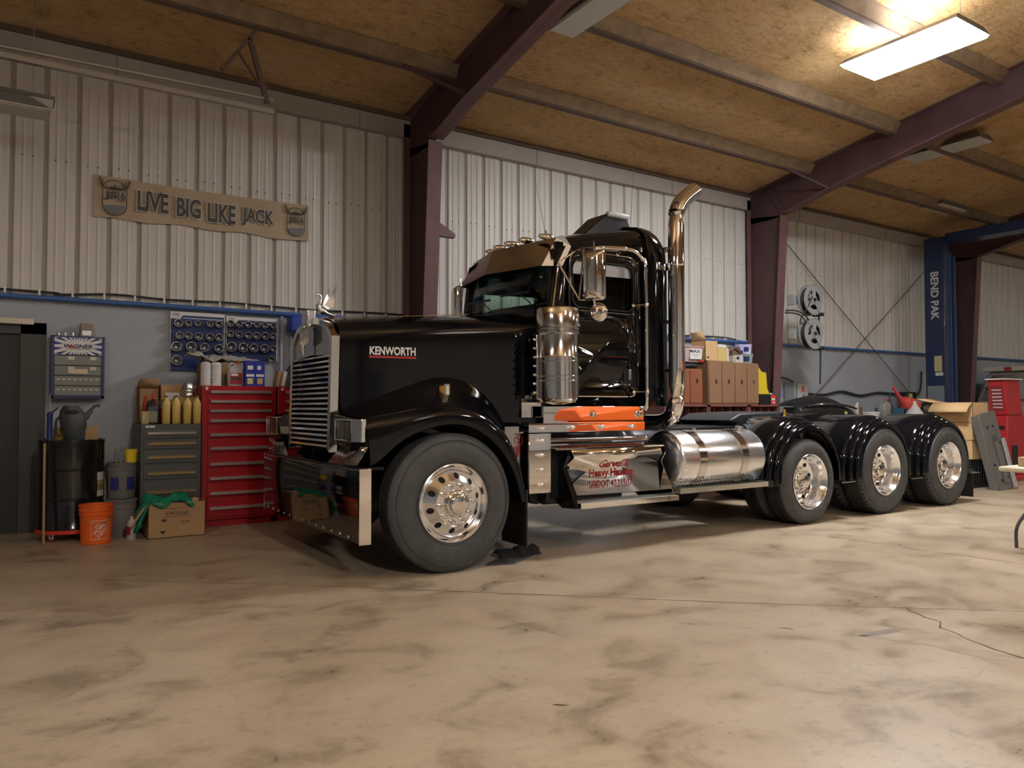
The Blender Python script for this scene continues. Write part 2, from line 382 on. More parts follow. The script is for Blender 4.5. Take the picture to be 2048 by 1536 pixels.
# ceiling: two slopes meeting at a ridge, sprayed with tan foam, with purlins
RY = .5; SL = .158
def cz(y): return 5.25 + SL * ((WL - y) if y > RY else (WL - 2 * RY + y))
b = MB(); b.loft([[(-7, y, z) for y, z in ((9.9, cz(9.9)), (RY, cz(RY)), (-8.9, cz(-8.9)), (-8.9, cz(-8.9) + .2), (RY, cz(RY) + .2), (9.9, cz(9.9) + .2))],
                  [(28, y, z) for y, z in ((9.9, cz(9.9)), (RY, cz(RY)), (-8.9, cz(-8.9)), (-8.9, cz(-8.9) + .2), (RY, cz(RY) + .2), (9.9, cz(9.9) + .2))]])
CE = struct('ceiling', b, M_foam, smooth=0)
for i, y in enumerate([8.15, 6.62, 5.08, 3.54, 2.0, -1.0, -2.54, -4.08, -5.62, -7.15]):
    b = MB().mat(M_purlin); z = cz(y); rows = []
    for k in range(0, 141):
        x = -7 + k * .25; j = random.uniform(-.012, .012)
        rows.append([(x, y + .12 + j, z + .01), (x, y + .07 + j, z - .06 + j), (x, y + .045, z - .13), (x, y - .045, z - .13), (x, y - .07 + j, z - .05 + j), (x, y - .14 + j, z + .01)])
    b.grid(rows); o = len(b.v)
    b.mat(M_purlin_dark).box(-7, 28, y - .035, y + .05, z - .155, z - .13)
    struct('purlin', b, parent=CE)
# closing walls, for what the paint and chrome mirror
b = MB(); b.box(-7, 28, -9.2, -8.9, 0, 5.4); struct('wall_opposite', b, M_panel, smooth=0)
b = MB(); b.box(-7, 28, -8.9, -8.86, 0, 2.44); struct('wall_opposite_lower', b, M_block, smooth=0)
b = MB(); b.box(-7.2, -7, -9, 10.2, 0, 7.0); struct('wall_left', b, M_block, smooth=0)
b = MB().mat(M_block).box(26, 26.2, -9, 10.2, 0, 2.44); b.mat(M_panel).box(26, 26.2, -9, 10.2, 2.44, 7.0); struct('wall_right', b, smooth=0)
# overhead doors in the opposite wall
for i, x in enumerate((1.0, 7.5, 14.0)):
    b = MB().mat(M_white)
    for k in range(8): b.box(x - 2.1, x + 2.1, -8.86, -8.80, .02 + k * .55, .55 + k * .55)
    d = struct('door_%d' % (i + 2), b, bevel=.01)
# steel portal frames
def portal(X, i):
    t = thing('portal_frame', ['maroon tapered steel column and rafter behind the truck hood', 'maroon tapered steel column and rafter carrying the two hose reels', 'maroon steel column and rafter behind the blue lift post', 'maroon steel frame nearest the left end of the hall'][i], 'steel frame', (X, 9.0, 0), group='portal frames of the hall')
    for s in (0, 1):
        def Y(y): return y if not s else 2 * RY - y
        zi = 4.72
        b = MB()
        # column web (tapers: deeper at the knee) and flanges
        b.prism([(Y(9.40), 0), (Y(8.98), 0), (Y(8.68), zi), (Y(9.40), zi + .1)], 'yz', X - .006, X + .006); obj('column_web', b, M_maroon, t, smooth=0)
        b = MB(); b.loft([[(X - .1, Y(8.98), 0), (X + .1, Y(8.98), 0), (X + .1, Y(8.965), 0), (X - .1, Y(8.965), 0)], [(X - .1, Y(8.68), zi), (X + .1, Y(8.68), zi), (X + .1, Y(8.665), zi), (X - .1, Y(8.665), zi)]])
        b.box(X - .1, X + .1, min(Y(9.40), Y(9.415)), max(Y(9.40), Y(9.415)), 0, 5.15)
        obj('column_flange', b, M_maroon_l, t, smooth=0)
        b = MB(); ys = [9.42, 8.9, 8.4, 7.9, 6.9, 5.5, 3.0, .5]; low = [4.7, 4.7, 4.79, 4.93, 5.12, 5.38, 5.82, 6.22]
        b.loft([[(X - .006, Y(y), cz(y) if y < 9.4 else 5.2), (X + .006, Y(y), cz(y) if y < 9.4 else 5.2), (X + .006, Y(y), l), (X - .006, Y(y), l)] for y, l in zip(ys, low)])
        obj('rafter_web', b, M_maroon, t, smooth=0)
        b = MB(); b.loft([[(X - .1, Y(y), l + .012), (X + .1, Y(y), l + .012), (X + .1, Y(y), l), (X - .1, Y(y), l)] for y, l in zip([8.66, 8.4, 7.9, 6.9, 5.5, 3.0, .5], [4.74, 4.79, 4.93, 5.12, 5.38, 5.82, 6.22])])
        b.loft([[(X - .1, Y(y), cz(y) - .005), (X + .1, Y(y), cz(y) - .005), (X + .1, Y(y), cz(y) - .02), (X - .1, Y(y), cz(y) - .02)] for y in (9.4, .5)])
        obj('rafter_flange', b, M_maroon_l, t, smooth=0)
        if not s:
            b = MB(); b.bar((X - .01, 8.66, 4.72), (X - .01, 9.0, 5.3), .12, .02, (1, 0, 0)); obj('knee_stiffener', b, M_maroon, t, smooth=0)
            b = MB(); b.bar((X - .02, 7.75, 4.97), (X - .75, 8.15, cz(8.15) - .12), .04, .04); obj('flange_brace', b, M_maroon, t, smooth=0)
    return t
P1 = portal(4.54, 0); P2 = portal(11.55, 1); P3 = portal(18.56, 2); P0 = portal(-2.47, 3)
b = MB(); b.prism([(4.64, 3.72), (4.90, 3.58), (4.90, 3.53), (4.64, 3.53)], 'xz', 8.79, 8.87); obj('shelf_bracket', b, M_maroon_l, P1, smooth=0)
# door and its leaf at the left edge
b = MB().mat(mat('dark_door', (.025, .022, .02), .5)); b.box(-.75, .10, WL - .05, WL, .02, 2.06)
D1 = struct('door_1', b, smooth=0)
b = MB(); b.box(.10, .33, WL - .10, WL - .03, 0, 2.18); b.box(-.85, .33, WL - .10, WL - .03, 2.06, 2.18); b.box(-.95, -.75, WL - .1, WL - .03, 0, 2.18); struct('door_frame', b, mat('dark_frame', (.05, .045, .042), .5), parent=D1, smooth=0)
b = MB(); b.box(-.6, .215, WL - .16, WL - .10, 2.155, 2.215); tag(obj('door_header_strip', b, mat('cream_strip', (.62, .56, .46), .5), bevel=.004), 'cream strip fixed above the dark door at the left edge', 'strip')
# ------------------------------------------------------------------ ceiling lamps
M_up = mat('added_uplight', (.9, .9, .9), .5, emit=(1.0, .97, .93), estr=90.0)  # glow added on top of the fill lamps to brighten the ceiling
M_up_key = mat('added_uplight_key', (.9, .9, .9), .5, emit=(.97, .98, 1.0), estr=22.0)  # weaker glow added on top of the key lamp
def lamp(x, y, z, lx, ly, lens, label, group='hanging strip fixtures', tilt=0.):
    t = thing('ceiling_lamp', label, 'lamp', (x, y, z), group=group)
    b = MB(); hx, hy = lx / 2, ly / 2
    b.loft([[(-hx, -hy, 0), (hx, -hy, 0), (hx, hy, 0), (-hx, hy, 0)], [(-hx * .75, -hy * .96, .085), (hx * .75, -hy * .96, .085), (hx * .75, hy * .96, .085), (-hx * .75, hy * .96, .085)]])
    obj('housing', b, M_lampframe, t, world=False, smooth=0)
    b = MB(); b.loft([[(-hx + .015, -hy + .015, -.004), (hx - .015, -hy + .015, -.004), (hx - .015, hy - .015, -.004), (-hx + .015, hy - .015, -.004)], [(-hx + .03, -hy + .03, -.03), (hx - .03, -hy + .03, -.03), (hx - .03, hy - .03, -.03), (-hx + .03, hy - .03, -.03)]])
    obj('diffuser', b, lens, t, world=False, smooth=0)
    if lens.name.startswith('lit_'):
        b = MB(); b.box(-hx * .55, hx * .55, -hy * .9, hy * .9, .086, .092); obj('added_uplight', b, M_up_key if lens is M_lamp else M_up, t, world=False, smooth=0)
    zz = cz(y) - z
    for s in (-1, 1):
        b = MB()
        p = (0, s * hy * .8, .085) if ly > lx else (s * hx * .8, 0, .085)
        b.cyl(p, (p[0], p[1], zz - .02 + (-SL * p[1] if ly > lx else 0)), .004, n=6); obj('hanger', b, M_silver, t, world=False)
    if tilt: t.rotation_euler = (tilt, 0, 0)
    return t
lamp(8.86, 4.85, 5.50, .75, 1.40, M_lamp, 'glaring lit ceiling lamp at the upper right of the photo')
lamp(5.02, 6.0, 5.42, .38, 1.30, M_lampoff, 'unlit ceiling lamp beside the rafter above the truck hood')
lamp(13.05, 6.6, 5.60, .46, 1.30, M_lampoff, 'unlit ceiling lamp hanging below and right of the glaring one')
lamp(16.15, 8.22, 5.40, 1.05, .46, M_lampoff, 'small square unlit ceiling lamp near the blue lift post')
t = lamp(-.4, 8.5, 4.11, 1.38, .34, M_lampoff, 'unlit ceiling lamp at the upper left edge of the photo')
b = MB(); b.loft([[(-.69, -.17, 0), (.69, -.17, 0), (.69, .17, 0), (-.69, .17, 0)], [(-.70, -.12, .12), (.72, -.12, .12), (.72, .12, .12), (-.70, .12, .12)]]); b.tf(Matrix.Translation((0, 0, -.02))); obj('pale_reflector', b, mat('pale_reflector', (.50, .47, .42), .5), t, world=False, smooth=0)
b = MB(); b.box(-.70, .73, -.13, .13, .10, .135); obj('top_channel', b, M_lampframe, t, world=False, smooth=0)
FAR = [(8.9, -1.5, .75, 'over the middle of the hall'), (14.5, -1.5, .6, 'toward the far right'), (20, 3.0, .6, 'at the far right end of the hall'), (1.2, -2.2, 1.85, 'straight behind the camera'), (-1.4, 3.6, .22, 'just left of the photo'), (4.6, .9, .05, 'above and behind the camera')]  # unseen lamps added to fill the hall with light
for x, y, k, w in FAR:
    lamp(x, y, 4.7 if x < 6 else min(5.9, cz(y) - .35), .46, 1.30, mat('lit_fill_diffuser_%d' % (k * 100), (.9, .9, .9), .5, emit=(1.0, .97, .93), estr=LAMP_FAR * k), 'added fill lamp out of view, ' + w, group='added fill lamps out of view')
# rail with a hanging bracket at the upper left
t = thing('overhead_rail', 'long pale steel rail hung from a dark triangular bracket above the banner', 'rail', (1.2, 8.2, 4.5))
b = MB(); b.prism([(8.17, 4.44), (8.23, 4.44), (8.23, 4.49), (8.17, 4.49)], 'yz', -1.5, 2.34); b.tube([(-1.5, 8.2, 4.52), (2.34, 8.2, 4.60)], .02, 8); obj('rail', b, mat('galvanised', (.38, .36, .33), .45, metal=.5), t)
b = MB(); b.bar((2.16, 8.2, 5.33), (1.80, 8.2, 4.80), .05, .035); obj('brace', b, M_purlin_dark, t); b = MB(); b.bar((2.08, 8.2, 5.2), (2.27, 8.2, 4.55), .05, .05); obj('hanger', b, M_purlin_dark, t); b = MB(); b.bar((1.97, 8.2, 5.02), (2.24, 8.2, 4.66), .03, .02); obj('strut', b, M_purlin_dark, t)
# ------------------------------------------------------------------ THE TRUCK
TR = thing('semi_truck', 'glossy black conventional semi tractor with chrome trim parked along the wall', 'truck', (6.5, 6.5, 0))
CY = 6.5
def both(fn, name, m=None, **k):
    """a part on the camera's side and its mirror twin on the far side"""
    o1 = obj(name, fn(), m, TR, **k); o2 = obj(name, fn().mirror(CY), m, TR, **k); return o1, o2
# wheels ---------------------------------------------------------------
def tire_mb(r, w, rb, tread_n):
    b = MB().mat(M_tire); h = r - rb
    b.lathe([(rb, .02), (rb + .02, .0), (rb + .25 * h, -.012), (rb + .5 * h, -.014), (rb + .72 * h, -.004), (r - .035, .012), (r - .014, .026), (r - .004, .042)], (0, 0, 0), 'y', 72)
    for rr in (r - .055, r - .075, rb + .035): b.lathe([(rr + .004, .0045 if rr > rb + .1 else -.003), (rr, -.006 if rr > rb + .1 else -.012), (rr - .004, -.0015 if rr > rb + .1 else -.003)], (0, 0, 0), 'y', 72)
    b.mat(M_tread); pr = [(r - .004, .042)]
    g = (w - .084) / 5
    for k in range(5):
        y0 = .042 + g * k
        pr += [(r, y0 + .006), (r, y0 + g - .008)]
        if k < 4: pr += [(r - .014, y0 + g - .004), (r - .014, y0 + g + .004)]
    pr += [(r - .004, w - .042), (r - .03, w - .012), (rb + .5 * h, w + .012), (rb, w)]
    b.lathe(pr, (0, 0, 0), 'y', 72)
    for k in range(0 if abs(w - .265) < .001 or r < .5 else tread_n):   # shoulder lugs
        a = 2 * math.pi * k / tread_n
        for y0, y1 in ((.016, .045), (w - .045, w - .016)):
            o = len(b.v); b.box(r - .05, r - .0005, y0, y1, -.009, .009)
            b.tf(Matrix.Rotation(a, 4, 'Y'), o)
    return b
def wheel(cx, cy_face, r, w, steer, far=False):
    """cy_face = outer tyre plane"""
    rb = .288
    b = MB().mat(M_rim)
    if steer:
        b.lathe([(.283, .03), (.302, .004), (.306, -.006), (.298, -.010), (.288, -.002), (.278, .012), (.268, .03), (.258, .034), (.236, .018), (.185, -.028), (.178, -.034), (.172, -.030), (.165, -.030), (.10, -.030)], (0, 0, 0), 'y', 64)
        b.lathe([(.10, -.030), (.0, -.030)], (0, 0, 0), 'y', 32)
    else:
        b.lathe([(.283, .03), (.302, .004), (.306, -.006), (.298, -.010), (.290, .0), (.284, .03), (.272, .05), (.262, .09), (.258, .14), (.245, .165), (.20, .178), (.17, .168), (.13, .165), (.0, .165)], (0, 0, 0), 'y', 64)
    W = obj('wheel', b, None, TR, world=False, smooth=.9)
    W.location = Vector((cx, cy_face, r)) - TR.location
    if far: W.rotation_euler = (0, 0, math.pi)
    obj('tire', tire_mb(r, w, rb, 58), None, W, world=False)
    # hand holes
    for k in range(10):
        a = 2 * math.pi * (k + .35) / 10; b = MB()
        rr, y = (.214, .0) if steer else (.222, .168)
        b.lathe([(.0001, -.0015), (.0205, -.0015), (.0235, .001), (.0235, .012)], (rr * math.cos(a), y, rr * math.sin(a)), 'y', 18)
        if steer: b.warp(lambda p: (p.x, p.y - .004 + (rr - math.hypot(p.x, p.z)) * -.0 - ((.214 - math.hypot(p.x, p.z)) * .9), p.z))
        obj('hand_hole', b, mat('hole_black', (.004, .004, .004), .8), W, world=False)
    # hub cover and lug nuts
    b = MB().mat(M_chrome); y0 = -.03 if steer else .165; d = 1 if steer else 1.6
    b.lathe([(.108, y0 + .01), (.108, y0 - .018 * d), (.100, y0 - .03 * d), (.085, y0 - .036 * d), (.078, y0 - .062 * d), (.066, y0 - .072 * d), (.05, y0 - .074 * d), (.0001, y0 - .075 * d)], (0, 0, 0), 'y', 40)
    obj('hub_cover', b, None, W, world=False)
    for k in range(10):
        a = 2 * math.pi * (k + .1) / 10; b = MB(); rr = .143
        b.lathe([(.0185, y0 + .004), (.0185, y0 - .012), (.0145, y0 - .014), (.0145, y0 - .038), (.010, y0 - .050), (.0001, y0 - .053)], (rr * math.cos(a), 0, rr * math.sin(a)), 'y', 14)
        obj('lug_nut', b, M_chrome, W, world=False)
    return W
WH = [(2.92, .545, .265, True), (7.40, .470, .27, False), (8.875, .530, .27, False), (10.335, .530, .27, False)]
for cx, r, w, st in WH:
    wheel(cx, 5.255, r, w, st); wheel(cx, 2 * CY - 5.255, r, w, st, True)
    if not st:   # inner dual
        for y in (5.255 + .33, 2 * CY - 5.255 - .33 - .27):
            o = obj('inner_tire', tire_mb(r, .27, .288, 40), None, TR, world=False); o.location = Vector((cx, y, r)) - TR.location
# chassis -----------------------------------------------------------------
def rail():
    b = MB(); b.prism([(2.35, .80), (11.15, .80), (11.2, .84), (11.2, 1.07), (2.35, 1.07)], 'xz', 6.05, 6.13); return b
both(rail, 'frame_rail', M_frame, bevel=.006)
b = MB()
for x in (3.4, 4.6, 5.8, 6.8, 8.1, 9.6, 11.15): b.box(x - .04, x + .04, 6.13, 6.87, .82, 1.03)
obj('cross_member', b, M_frame, TR)
for cx, r, w, st in WH:
    b = MB(); b.cyl((cx, 5.6, r), (cx, 7.4, r), .065, n=16)
    if not st: b.ball((cx, 6.5, r), .2, 12, (1, .9, 1)); b.box(cx - .35, cx + .35, 6.0, 6.16, r + .08, r + .16); b.box(cx - .35, cx + .35, 6.84, 7.0, r + .08, r + .16)
    obj('axle', b, M_frame, TR)
b = MB(); b.cyl((4.3, 6.5, .62), (8.8, 6.5, .5), .06, n=16); obj('drive_shaft', b, M_frame, TR)
b = MB(); b.box(2.5, 4.3, 6.15, 6.85, .55, 1.6); b.box(2.7, 3.6, 6.3, 6.7, .35, .6); obj('engine', b, M_frame, TR, bevel=.03)
b = MB(); b.box(5.75, 7.0, 6.14, 6.86, 1.06, 1.075); obj('deck_plate', b, mat('deck_plate', (.05, .055, .065), .3, metal=.7), TR)
# fifth wheel
b = MB(); b.prism([(7.05, 1.13), (7.25, 1.215), (8.0, 1.235), (8.25, 1.20), (8.25, 1.15), (7.2, 1.10)], 'xz', 6.08, 6.92); b.box(7.3, 7.9, 6.1, 6.9, 1.03, 1.15)
obj('fifth_wheel', b, mat('fifth_wheel_steel', (.035, .037, .042), .45, metal=.3), TR, bevel=.02)
b = MB(); b.cyl((8.0, 6.05, 1.14), (8.02, 6.05, 1.26), .02); b.cyl((8.02, 6.05, 1.17), (8.02, 6.05, 1.23), .028); obj('air_coupling', b, mat('brass', (.7, .5, .15), .25, metal=1), TR)
# bumper ------------------------------------------------------------------
b = MB()
sec = lambda y, x: [(x + .03, y, .845), (x, y, .835), (x - .008, y, .82), (x - .01, y, .56), (x, y, .30), (x + .03, y, .285)]
ys = [5.28, 5.6, 6.0, 6.5, 7.0, 7.4, 7.72]; xb = [2.145, 2.135, 2.128, 2.125, 2.128, 2.135, 2.145]
b.grid([sec(y, x) for y, x in zip(ys, xb)])
BP = obj('bumper', b, mat('black_chrome', (.14, .14, .15), .05, metal=1.), TR)
for s in (5.268, 7.732):
    b = MB(); b.box(2.14, 2.235, s - .006, s + .006, .288, .842); obj('bumper_end_cap', b, M_chrome, TR, bevel=.003)
for k in range(13):
    b = MB(); y = 5.45 + k * .175; b.ball((2.128 + .004 * abs(y - 6.5), y, .33), .016, 8, (.6, 1.3, .8)); obj('bumper_marker_light', b, M_chrome, TR)
b = MB(); b.box(2.15, 2.35, 5.3, 7.7, .825, .85); obj('bumper_top_pan', b, M_paint, TR)
# grille ------------------------------------------------------------------
def shell_pts(a, zt, dz=0): return [(CY - a, .93), (CY - a, zt - .12), (CY - a + .14, zt + .0), (CY - .16, zt + .055), (CY, zt + .085), (CY + .16, zt + .055), (CY + a - .14, zt), (CY + a, zt - .12), (CY + a, .93)]
b = MB().mat(M_stain)
out = shell_pts(.53, 1.995); inn = [(CY - .475, .96), (CY - .475, 1.86), (CY - .36, 1.955), (CY - .14, 2.0), (CY, 2.02), (CY + .14, 2.0), (CY + .36, 1.955), (CY + .475, 1.86), (CY + .475, .96)]
def gx(z): return 2.165 + (z - .93) * .02
fr = [(gx(z), y, z) for y, z in out]; fi = [(gx(z), y, z) for y, z in inn]; bk = [(gx(z) + .068, y, z) for y, z in out]; fb = [(gx(z) + .05, y, z) for y, z in inn]
b.grid([bk, fr, fi, fb])
obj('grille_surround', b, None, TR, bevel=.002)
b = MB(); b.poly([(gx(1.76) + .02, CY - .475, 1.72), (gx(1.8) + .02, CY - .475, 1.86), (gx(1.9) + .02, CY - .36, 1.955), (gx(2) + .02, CY, 2.02), (gx(1.9) + .02, CY + .36, 1.955), (gx(1.8) + .02, CY + .475, 1.86), (gx(1.7) + .02, CY + .475, 1.72), (gx(1.75) + .02, CY, 1.745)])
obj('grille_crown_plate', b, mat('smoked_stainless', (.42, .42, .43), .12, metal=1.), TR, solid=.006, smooth=0)
b = MB(); b.box(2.24, 2.25, CY - .475, CY + .475, .95, 1.86); obj('grille_core', b, mat('grille_core', (.006, .007, .012), .7), TR)
for k in range(18):
    z = 1.715 - k * .0435; b = MB(); x = gx(z)
    b.loft([[(x + .008, y, z + .009), (x + .001, y, z - .008), (x + .03, y, z - .026), (x + .036, y, z - .014)] for y in (CY - .472, CY + .472)])
    obj('grille_louver', b, M_stain, TR)
# radiator emblem and swan ornament
b = MB(); b.box(2.13, 2.21, 6.42, 6.58, 2.0, 2.135); EM = obj('emblem_block', b, M_satin, TR, bevel=.012)
for i, (y, z0, r) in enumerate([(6.60, 1.84, .014), (6.55, 1.80, .018), (6.50, 1.83, .014), (6.455, 1.84, .010), (6.42, 1.85, .008)]):
    b = MB(); b.tube([(2.155, y, 2.0), (2.14, y, 1.96), (2.14, y, z0 + .02), (2.148, y, z0)], [r, r * 1.1, r, r * .6], 10); obj('emblem_prong', b, M_chrome, EM)
b = MB(); b.tube([(2.13, 6.565, 1.86), (2.15, 6.56, 1.74)], [.030, .003], 8); obj('emblem_tip', b, M_chrome, EM)
b = MB()
sx, sy, sz = 2.30, 6.49, 2.10
b.tube([(sx - .075, sy, sz + .155), (sx - .068, sy, sz + .175), (sx - .048, sy, sz + .182), (sx - .028, sy, sz + .165), (sx - .022, sy, sz + .135), (sx - .035, sy, sz + .10), (sx - .045, sy, sz + .075), (sx - .02, sy, sz + .04), (sx + .04, sy, sz + .015), (sx + .10, sy, sz - .005)],
       [.003, .008, .011, .009, .009, .015, .026, .030, .018, .010], 12, smooth=3)
SW = obj('swan_ornament', b, M_satin, TR)
for s in (-1, 1):
    b = MB(); base = Vector((sx - .02, sy + s * .015, sz + .055)); n = 6
    r0 = []; r1 = []
    for k in range(n + 1):
        u = k / n; le = base + Vector((.02 + .085 * u, s * (.02 + .05 * u), .03 + .175 * u ** .9)); te = base + Vector((.075 + .055 * u - .03 * u * u, s * (.02 + .055 * u), -.0 + .165 * u ** 1.3))
        th = .006 * (1 - u * .8)
        r0.append([le + Vector((0, th, 0)), le - Vector((0, th, 0)), te - Vector((0, th * .5, .004 * (k % 2))), te + Vector((0, th * .5, 0))])
    b.loft(r0); obj('swan_wing', b, M_satin, SW)
# hood --------------------------------------------------------------------
def hood_sec(x, a, zs, zc, zb):
    h = [(a, zb), (a, zs - .30), (a - .003, zs - .12), (a - .018, zs - .05), (a - .05, zs - .005), (a - .10, zs + .022), (a * .55, zs + (zc - zs) * .75), (a * .25, zc - .01)]
    L = [(x, CY - y, z) for y, z in h]; Rr = [(x, CY + y, z) for y, z in reversed(h)]
    return L + [(x, CY, zc)] + Rr
b = MB(); b.grid([hood_sec(*q) for q in ((2.255, .525, 1.965, 2.065, 1.0), (2.5, .555, 1.985, 2.09, 1.0), (2.9, .60, 2.01, 2.125, 1.0), (3.4, .665, 2.04, 2.165, 1.0), (3.8, .735, 2.06, 2.20, 1.0), (4.02, .785, 2.065, 2.225, 1.0), (4.13, .815, 2.07, 2.24, 1.15))])
HOOD = obj('hood', b, M_paint, TR, sub=1)
b = MB(); b.tube([(2.28, CY, 2.075), (3.2, CY, 2.150), (4.1, CY, 2.235)], .006, 8); obj('hood_hinge_strip', b, M_chrome, HOOD)
for s in (-1, 1):
    yy = lambda x: CY + s * (.527 + (x - 2.255) * .115)
    b = MB(); b.mat(M_white); text_on(b, 'KENWORTH', .40, .072, lambda u, v: (2.70 - s * 0 + (u if s < 0 else -u), yy(2.70 + (u if s < 0 else -u)) + s * .006, 1.765 + v), offset=.035)
    b.mat(M_redl); b.add([(2.495, yy(2.495) + s * .005, 1.722), (2.905, yy(2.905) + s * .005, 1.722), (2.905, yy(2.905) + s * .005, 1.704), (2.495, yy(2.495) + s * .005, 1.704)], [(0, 1, 2, 3)])
    obj('hood_nameplate', b, None, HOOD, smooth=0)
# fenders front -------------------------------------------------------------
ST = [((2.19, 1.205), (2.225, .85), (2.19, 1.255)), ((2.32, 1.228), (2.31, .885), (2.32, 1.295)), ((2.48, 1.252), (2.456, 1.029), (2.5, 1.36)), ((2.68, 1.280), (2.664, 1.12), (2.74, 1.445)),
      ((2.90, 1.300), (2.89, 1.160), (2.97, 1.537)), ((3.06, 1.296), (3.03, 1.145), (3.14, 1.575)), ((3.22, 1.250), (3.165, 1.095), (3.35, 1.55)), ((3.39, 1.135), (3.31, 1.0), (3.55, 1.43)),
      ((3.52, .955), (3.42, .87), (3.70, 1.27)), ((3.59, .76), (3.505, .72), (3.80, 1.0)), ((3.63, .515), (3.56, .505), (3.82, .7))]
def hy(x): return .527 + (x - 2.255) * .115 if x > 2.255 else .527
def ffender():
    b = MB(); rows = []
    for c, l, h in ST:
        c = Vector((c[0], 0, c[1])); l = Vector((l[0], 0, l[1])); h = Vector((h[0], 0, h[1])); yh = CY - hy(h.x) + .02
        P = lambda v, y: (v.x, y, v.z)
        rows.append([P(l, 5.50), P(l, 5.30), P(l, 5.262), P(l.lerp(c, .22), 5.245), P(l.lerp(c, .6), 5.25), P(l.lerp(c, .92), 5.285), P(c.lerp(h, .06), 5.345), P(c.lerp(h, .22), 5.45), P(c.lerp(h, .52), 5.64), P(c.lerp(h, .85), yh - .08), P(h, yh)])
    b.grid(rows)
    return b
for o in both(ffender, 'front_fender', M_paint, sub=2): pass
def fface():
    b = MB(); b.loft([[(2.19, 5.30, 1.19), (2.19, 5.97, 1.25), (2.20, 5.97, .99), (2.20, 5.28, .99)], [(2.26, 5.30, 1.19), (2.26, 5.97, 1.25), (2.26, 5.97, .99), (2.26, 5.28, .99)]]); return b
both(fface, 'fender_front_face', M_paint, bevel=.012)
def valance():
    b = MB(); b.grid([[(2.20, 5.25, 1.0), (2.19, 5.45, 1.0), (2.19, 5.72, 1.0)], [(2.16, 5.37, .845), (2.15, 5.6, .845), (2.16, 5.98, .845)]]); return b
both(valance, 'fender_valance', mat('dark_polished', (.30, .30, .30), .08, metal=1.), solid=.008)
# headlights
def hl():
    b = MB().mat(M_chrome)
    fr = rrect(5.38, 5.74, 1.035, 1.205, .012, 3); inn = rrect(5.395, 5.725, 1.05, 1.19, .01, 3)
    b.loft([[(2.20, y, z) for y, z in fr], [(2.125, y, z) for y, z in fr], [(2.125, y, z) for y, z in inn], [(2.15, y, z) for y, z in inn]], True, False)
    b.loft([[(2.125, 5.38, 1.035), (2.125, 5.38, 1.205), (2.165, 5.285, 1.205), (2.165, 5.285, 1.035)], [(2.2, 5.38, 1.035), (2.2, 5.38, 1.205), (2.2, 5.285, 1.205), (2.2, 5.285, 1.035)]])
    return b
H1, H2 = both(hl, 'headlight_housing', None, bevel=.003)
for H, s in ((H1, 0), (H2, 1)):
    for y0, y1 in ((5.40, 5.555), (5.567, 5.72)):
        b = MB(); b.prism(rrect(y0, y1, 1.055, 1.185, .012, 3), 'yz', 2.14, 2.155)
        if s: b.mirror(CY)
        obj('headlight_lens', b, mat('headlamp_glass', (.16, .16, .15), .06, metal=.6), H)
    b = MB(); b.prism(rrect(5.40, 5.72, .99, 1.03, .01, 3), 'yz', 2.165, 2.2)
    if s: b.mirror(CY)
    obj('headlight_sill', b, M_paint, H)
def sig():
    b = MB().mat(M_chrome); b.box(3.0, 3.05, 5.56, 5.66, 1.375, 1.485); b.mat(M_amber).box(2.995, 3.0, 5.575, 5.645, 1.39, 1.47); b.mat(mat('signal_glass', (.8, .75, .55), .2)).box(3.01, 3.04, 5.553, 5.56, 1.39, 1.47); return b
both(sig, 'fender_turn_signal', None, bevel=.004)
def flap():
    b = MB(); b.box(3.62, 3.635, 5.30, 5.66, .13, .60); return b
both(flap, 'mud_flap', mat('mud_flap', (.012, .012, .013), .35), bevel=.003)
def flap_end():
    b = MB(); b.cyl((3.635, 5.30, .12), (3.635, 5.30, .60), .012, n=8); b.ball((3.635, 5.30, .16), .012, 6); return b
both(flap_end, 'mud_flap_edge', M_paint)
# stainless quarter panel with round badge
def kw():
    b = MB(); b.box(3.66, 3.74, 5.50, 5.51, .56, 1.125); b.box(3.55, 3.66, 5.5, 5.51, .80, 1.125); return b
q1, q2 = both(kw, 'quarter_panel', M_stain)
b = MB().mat(M_redtext); y = 5.497
b.lathe([(.044, 0), (.038, 0)], (3.693, y, 1.005), 'y', 28)
text_on(b, 'K', .028, .028, lambda u, v: (3.693 + u, y, 1.022 + v), offset=.02); text_on(b, 'W', .034, .028, lambda u, v: (3.693 + u, y, .989 + v), offset=.02)
b.box(3.645, 3.652, y, y + .001, .89, .955); b.box(3.70, 3.707, y, y + .001, .89, .955); b.box(3.665, 3.688, y, y + .001, .86, .955)
for k in range(5): b.box(3.65 + k * .011, 3.655 + k * .011, y, y + .001, 1.055, 1.065)
obj('round_badge', b, None, q1, smooth=0)
# cab ----------------------------------------------------------------------
def face_with_hole(outer, holes, plane, w):
    bm = bmesh.new(); es = []
    def P(u, v): return {'xz': (u, w, v), 'yz': (w, u, v)}[plane]
    for loop in [outer] + holes:
        vs = [bm.verts.new(P(*p)) for p in loop]
        for i in range(len(vs)): es.append(bm.edges.new((vs[i], vs[(i + 1) % len(vs)])))
    bmesh.ops.triangle_fill(bm, use_beauty=True, use_dissolve=False, edges=es); bm.verts.index_update()
    b = MB(); b.add([v.co.copy() for v in bm.verts], [[v.index for v in f.verts] for f in bm.faces]); bm.free(); return b
WIN = rrect(4.42, 5.185, 2.235, 2.69, .09, 6)
side_out = [(4.13, 1.29), (5.36, 1.29), (5.36, 2.86), (4.24, 2.80), (4.22, 2.62), (4.17, 2.26), (4.13, 2.2)]
def cside():
    return face_with_hole(side_out, [WIN], 'xz', 5.70)
both(cside, 'cab_side', M_paint, solid=.03)
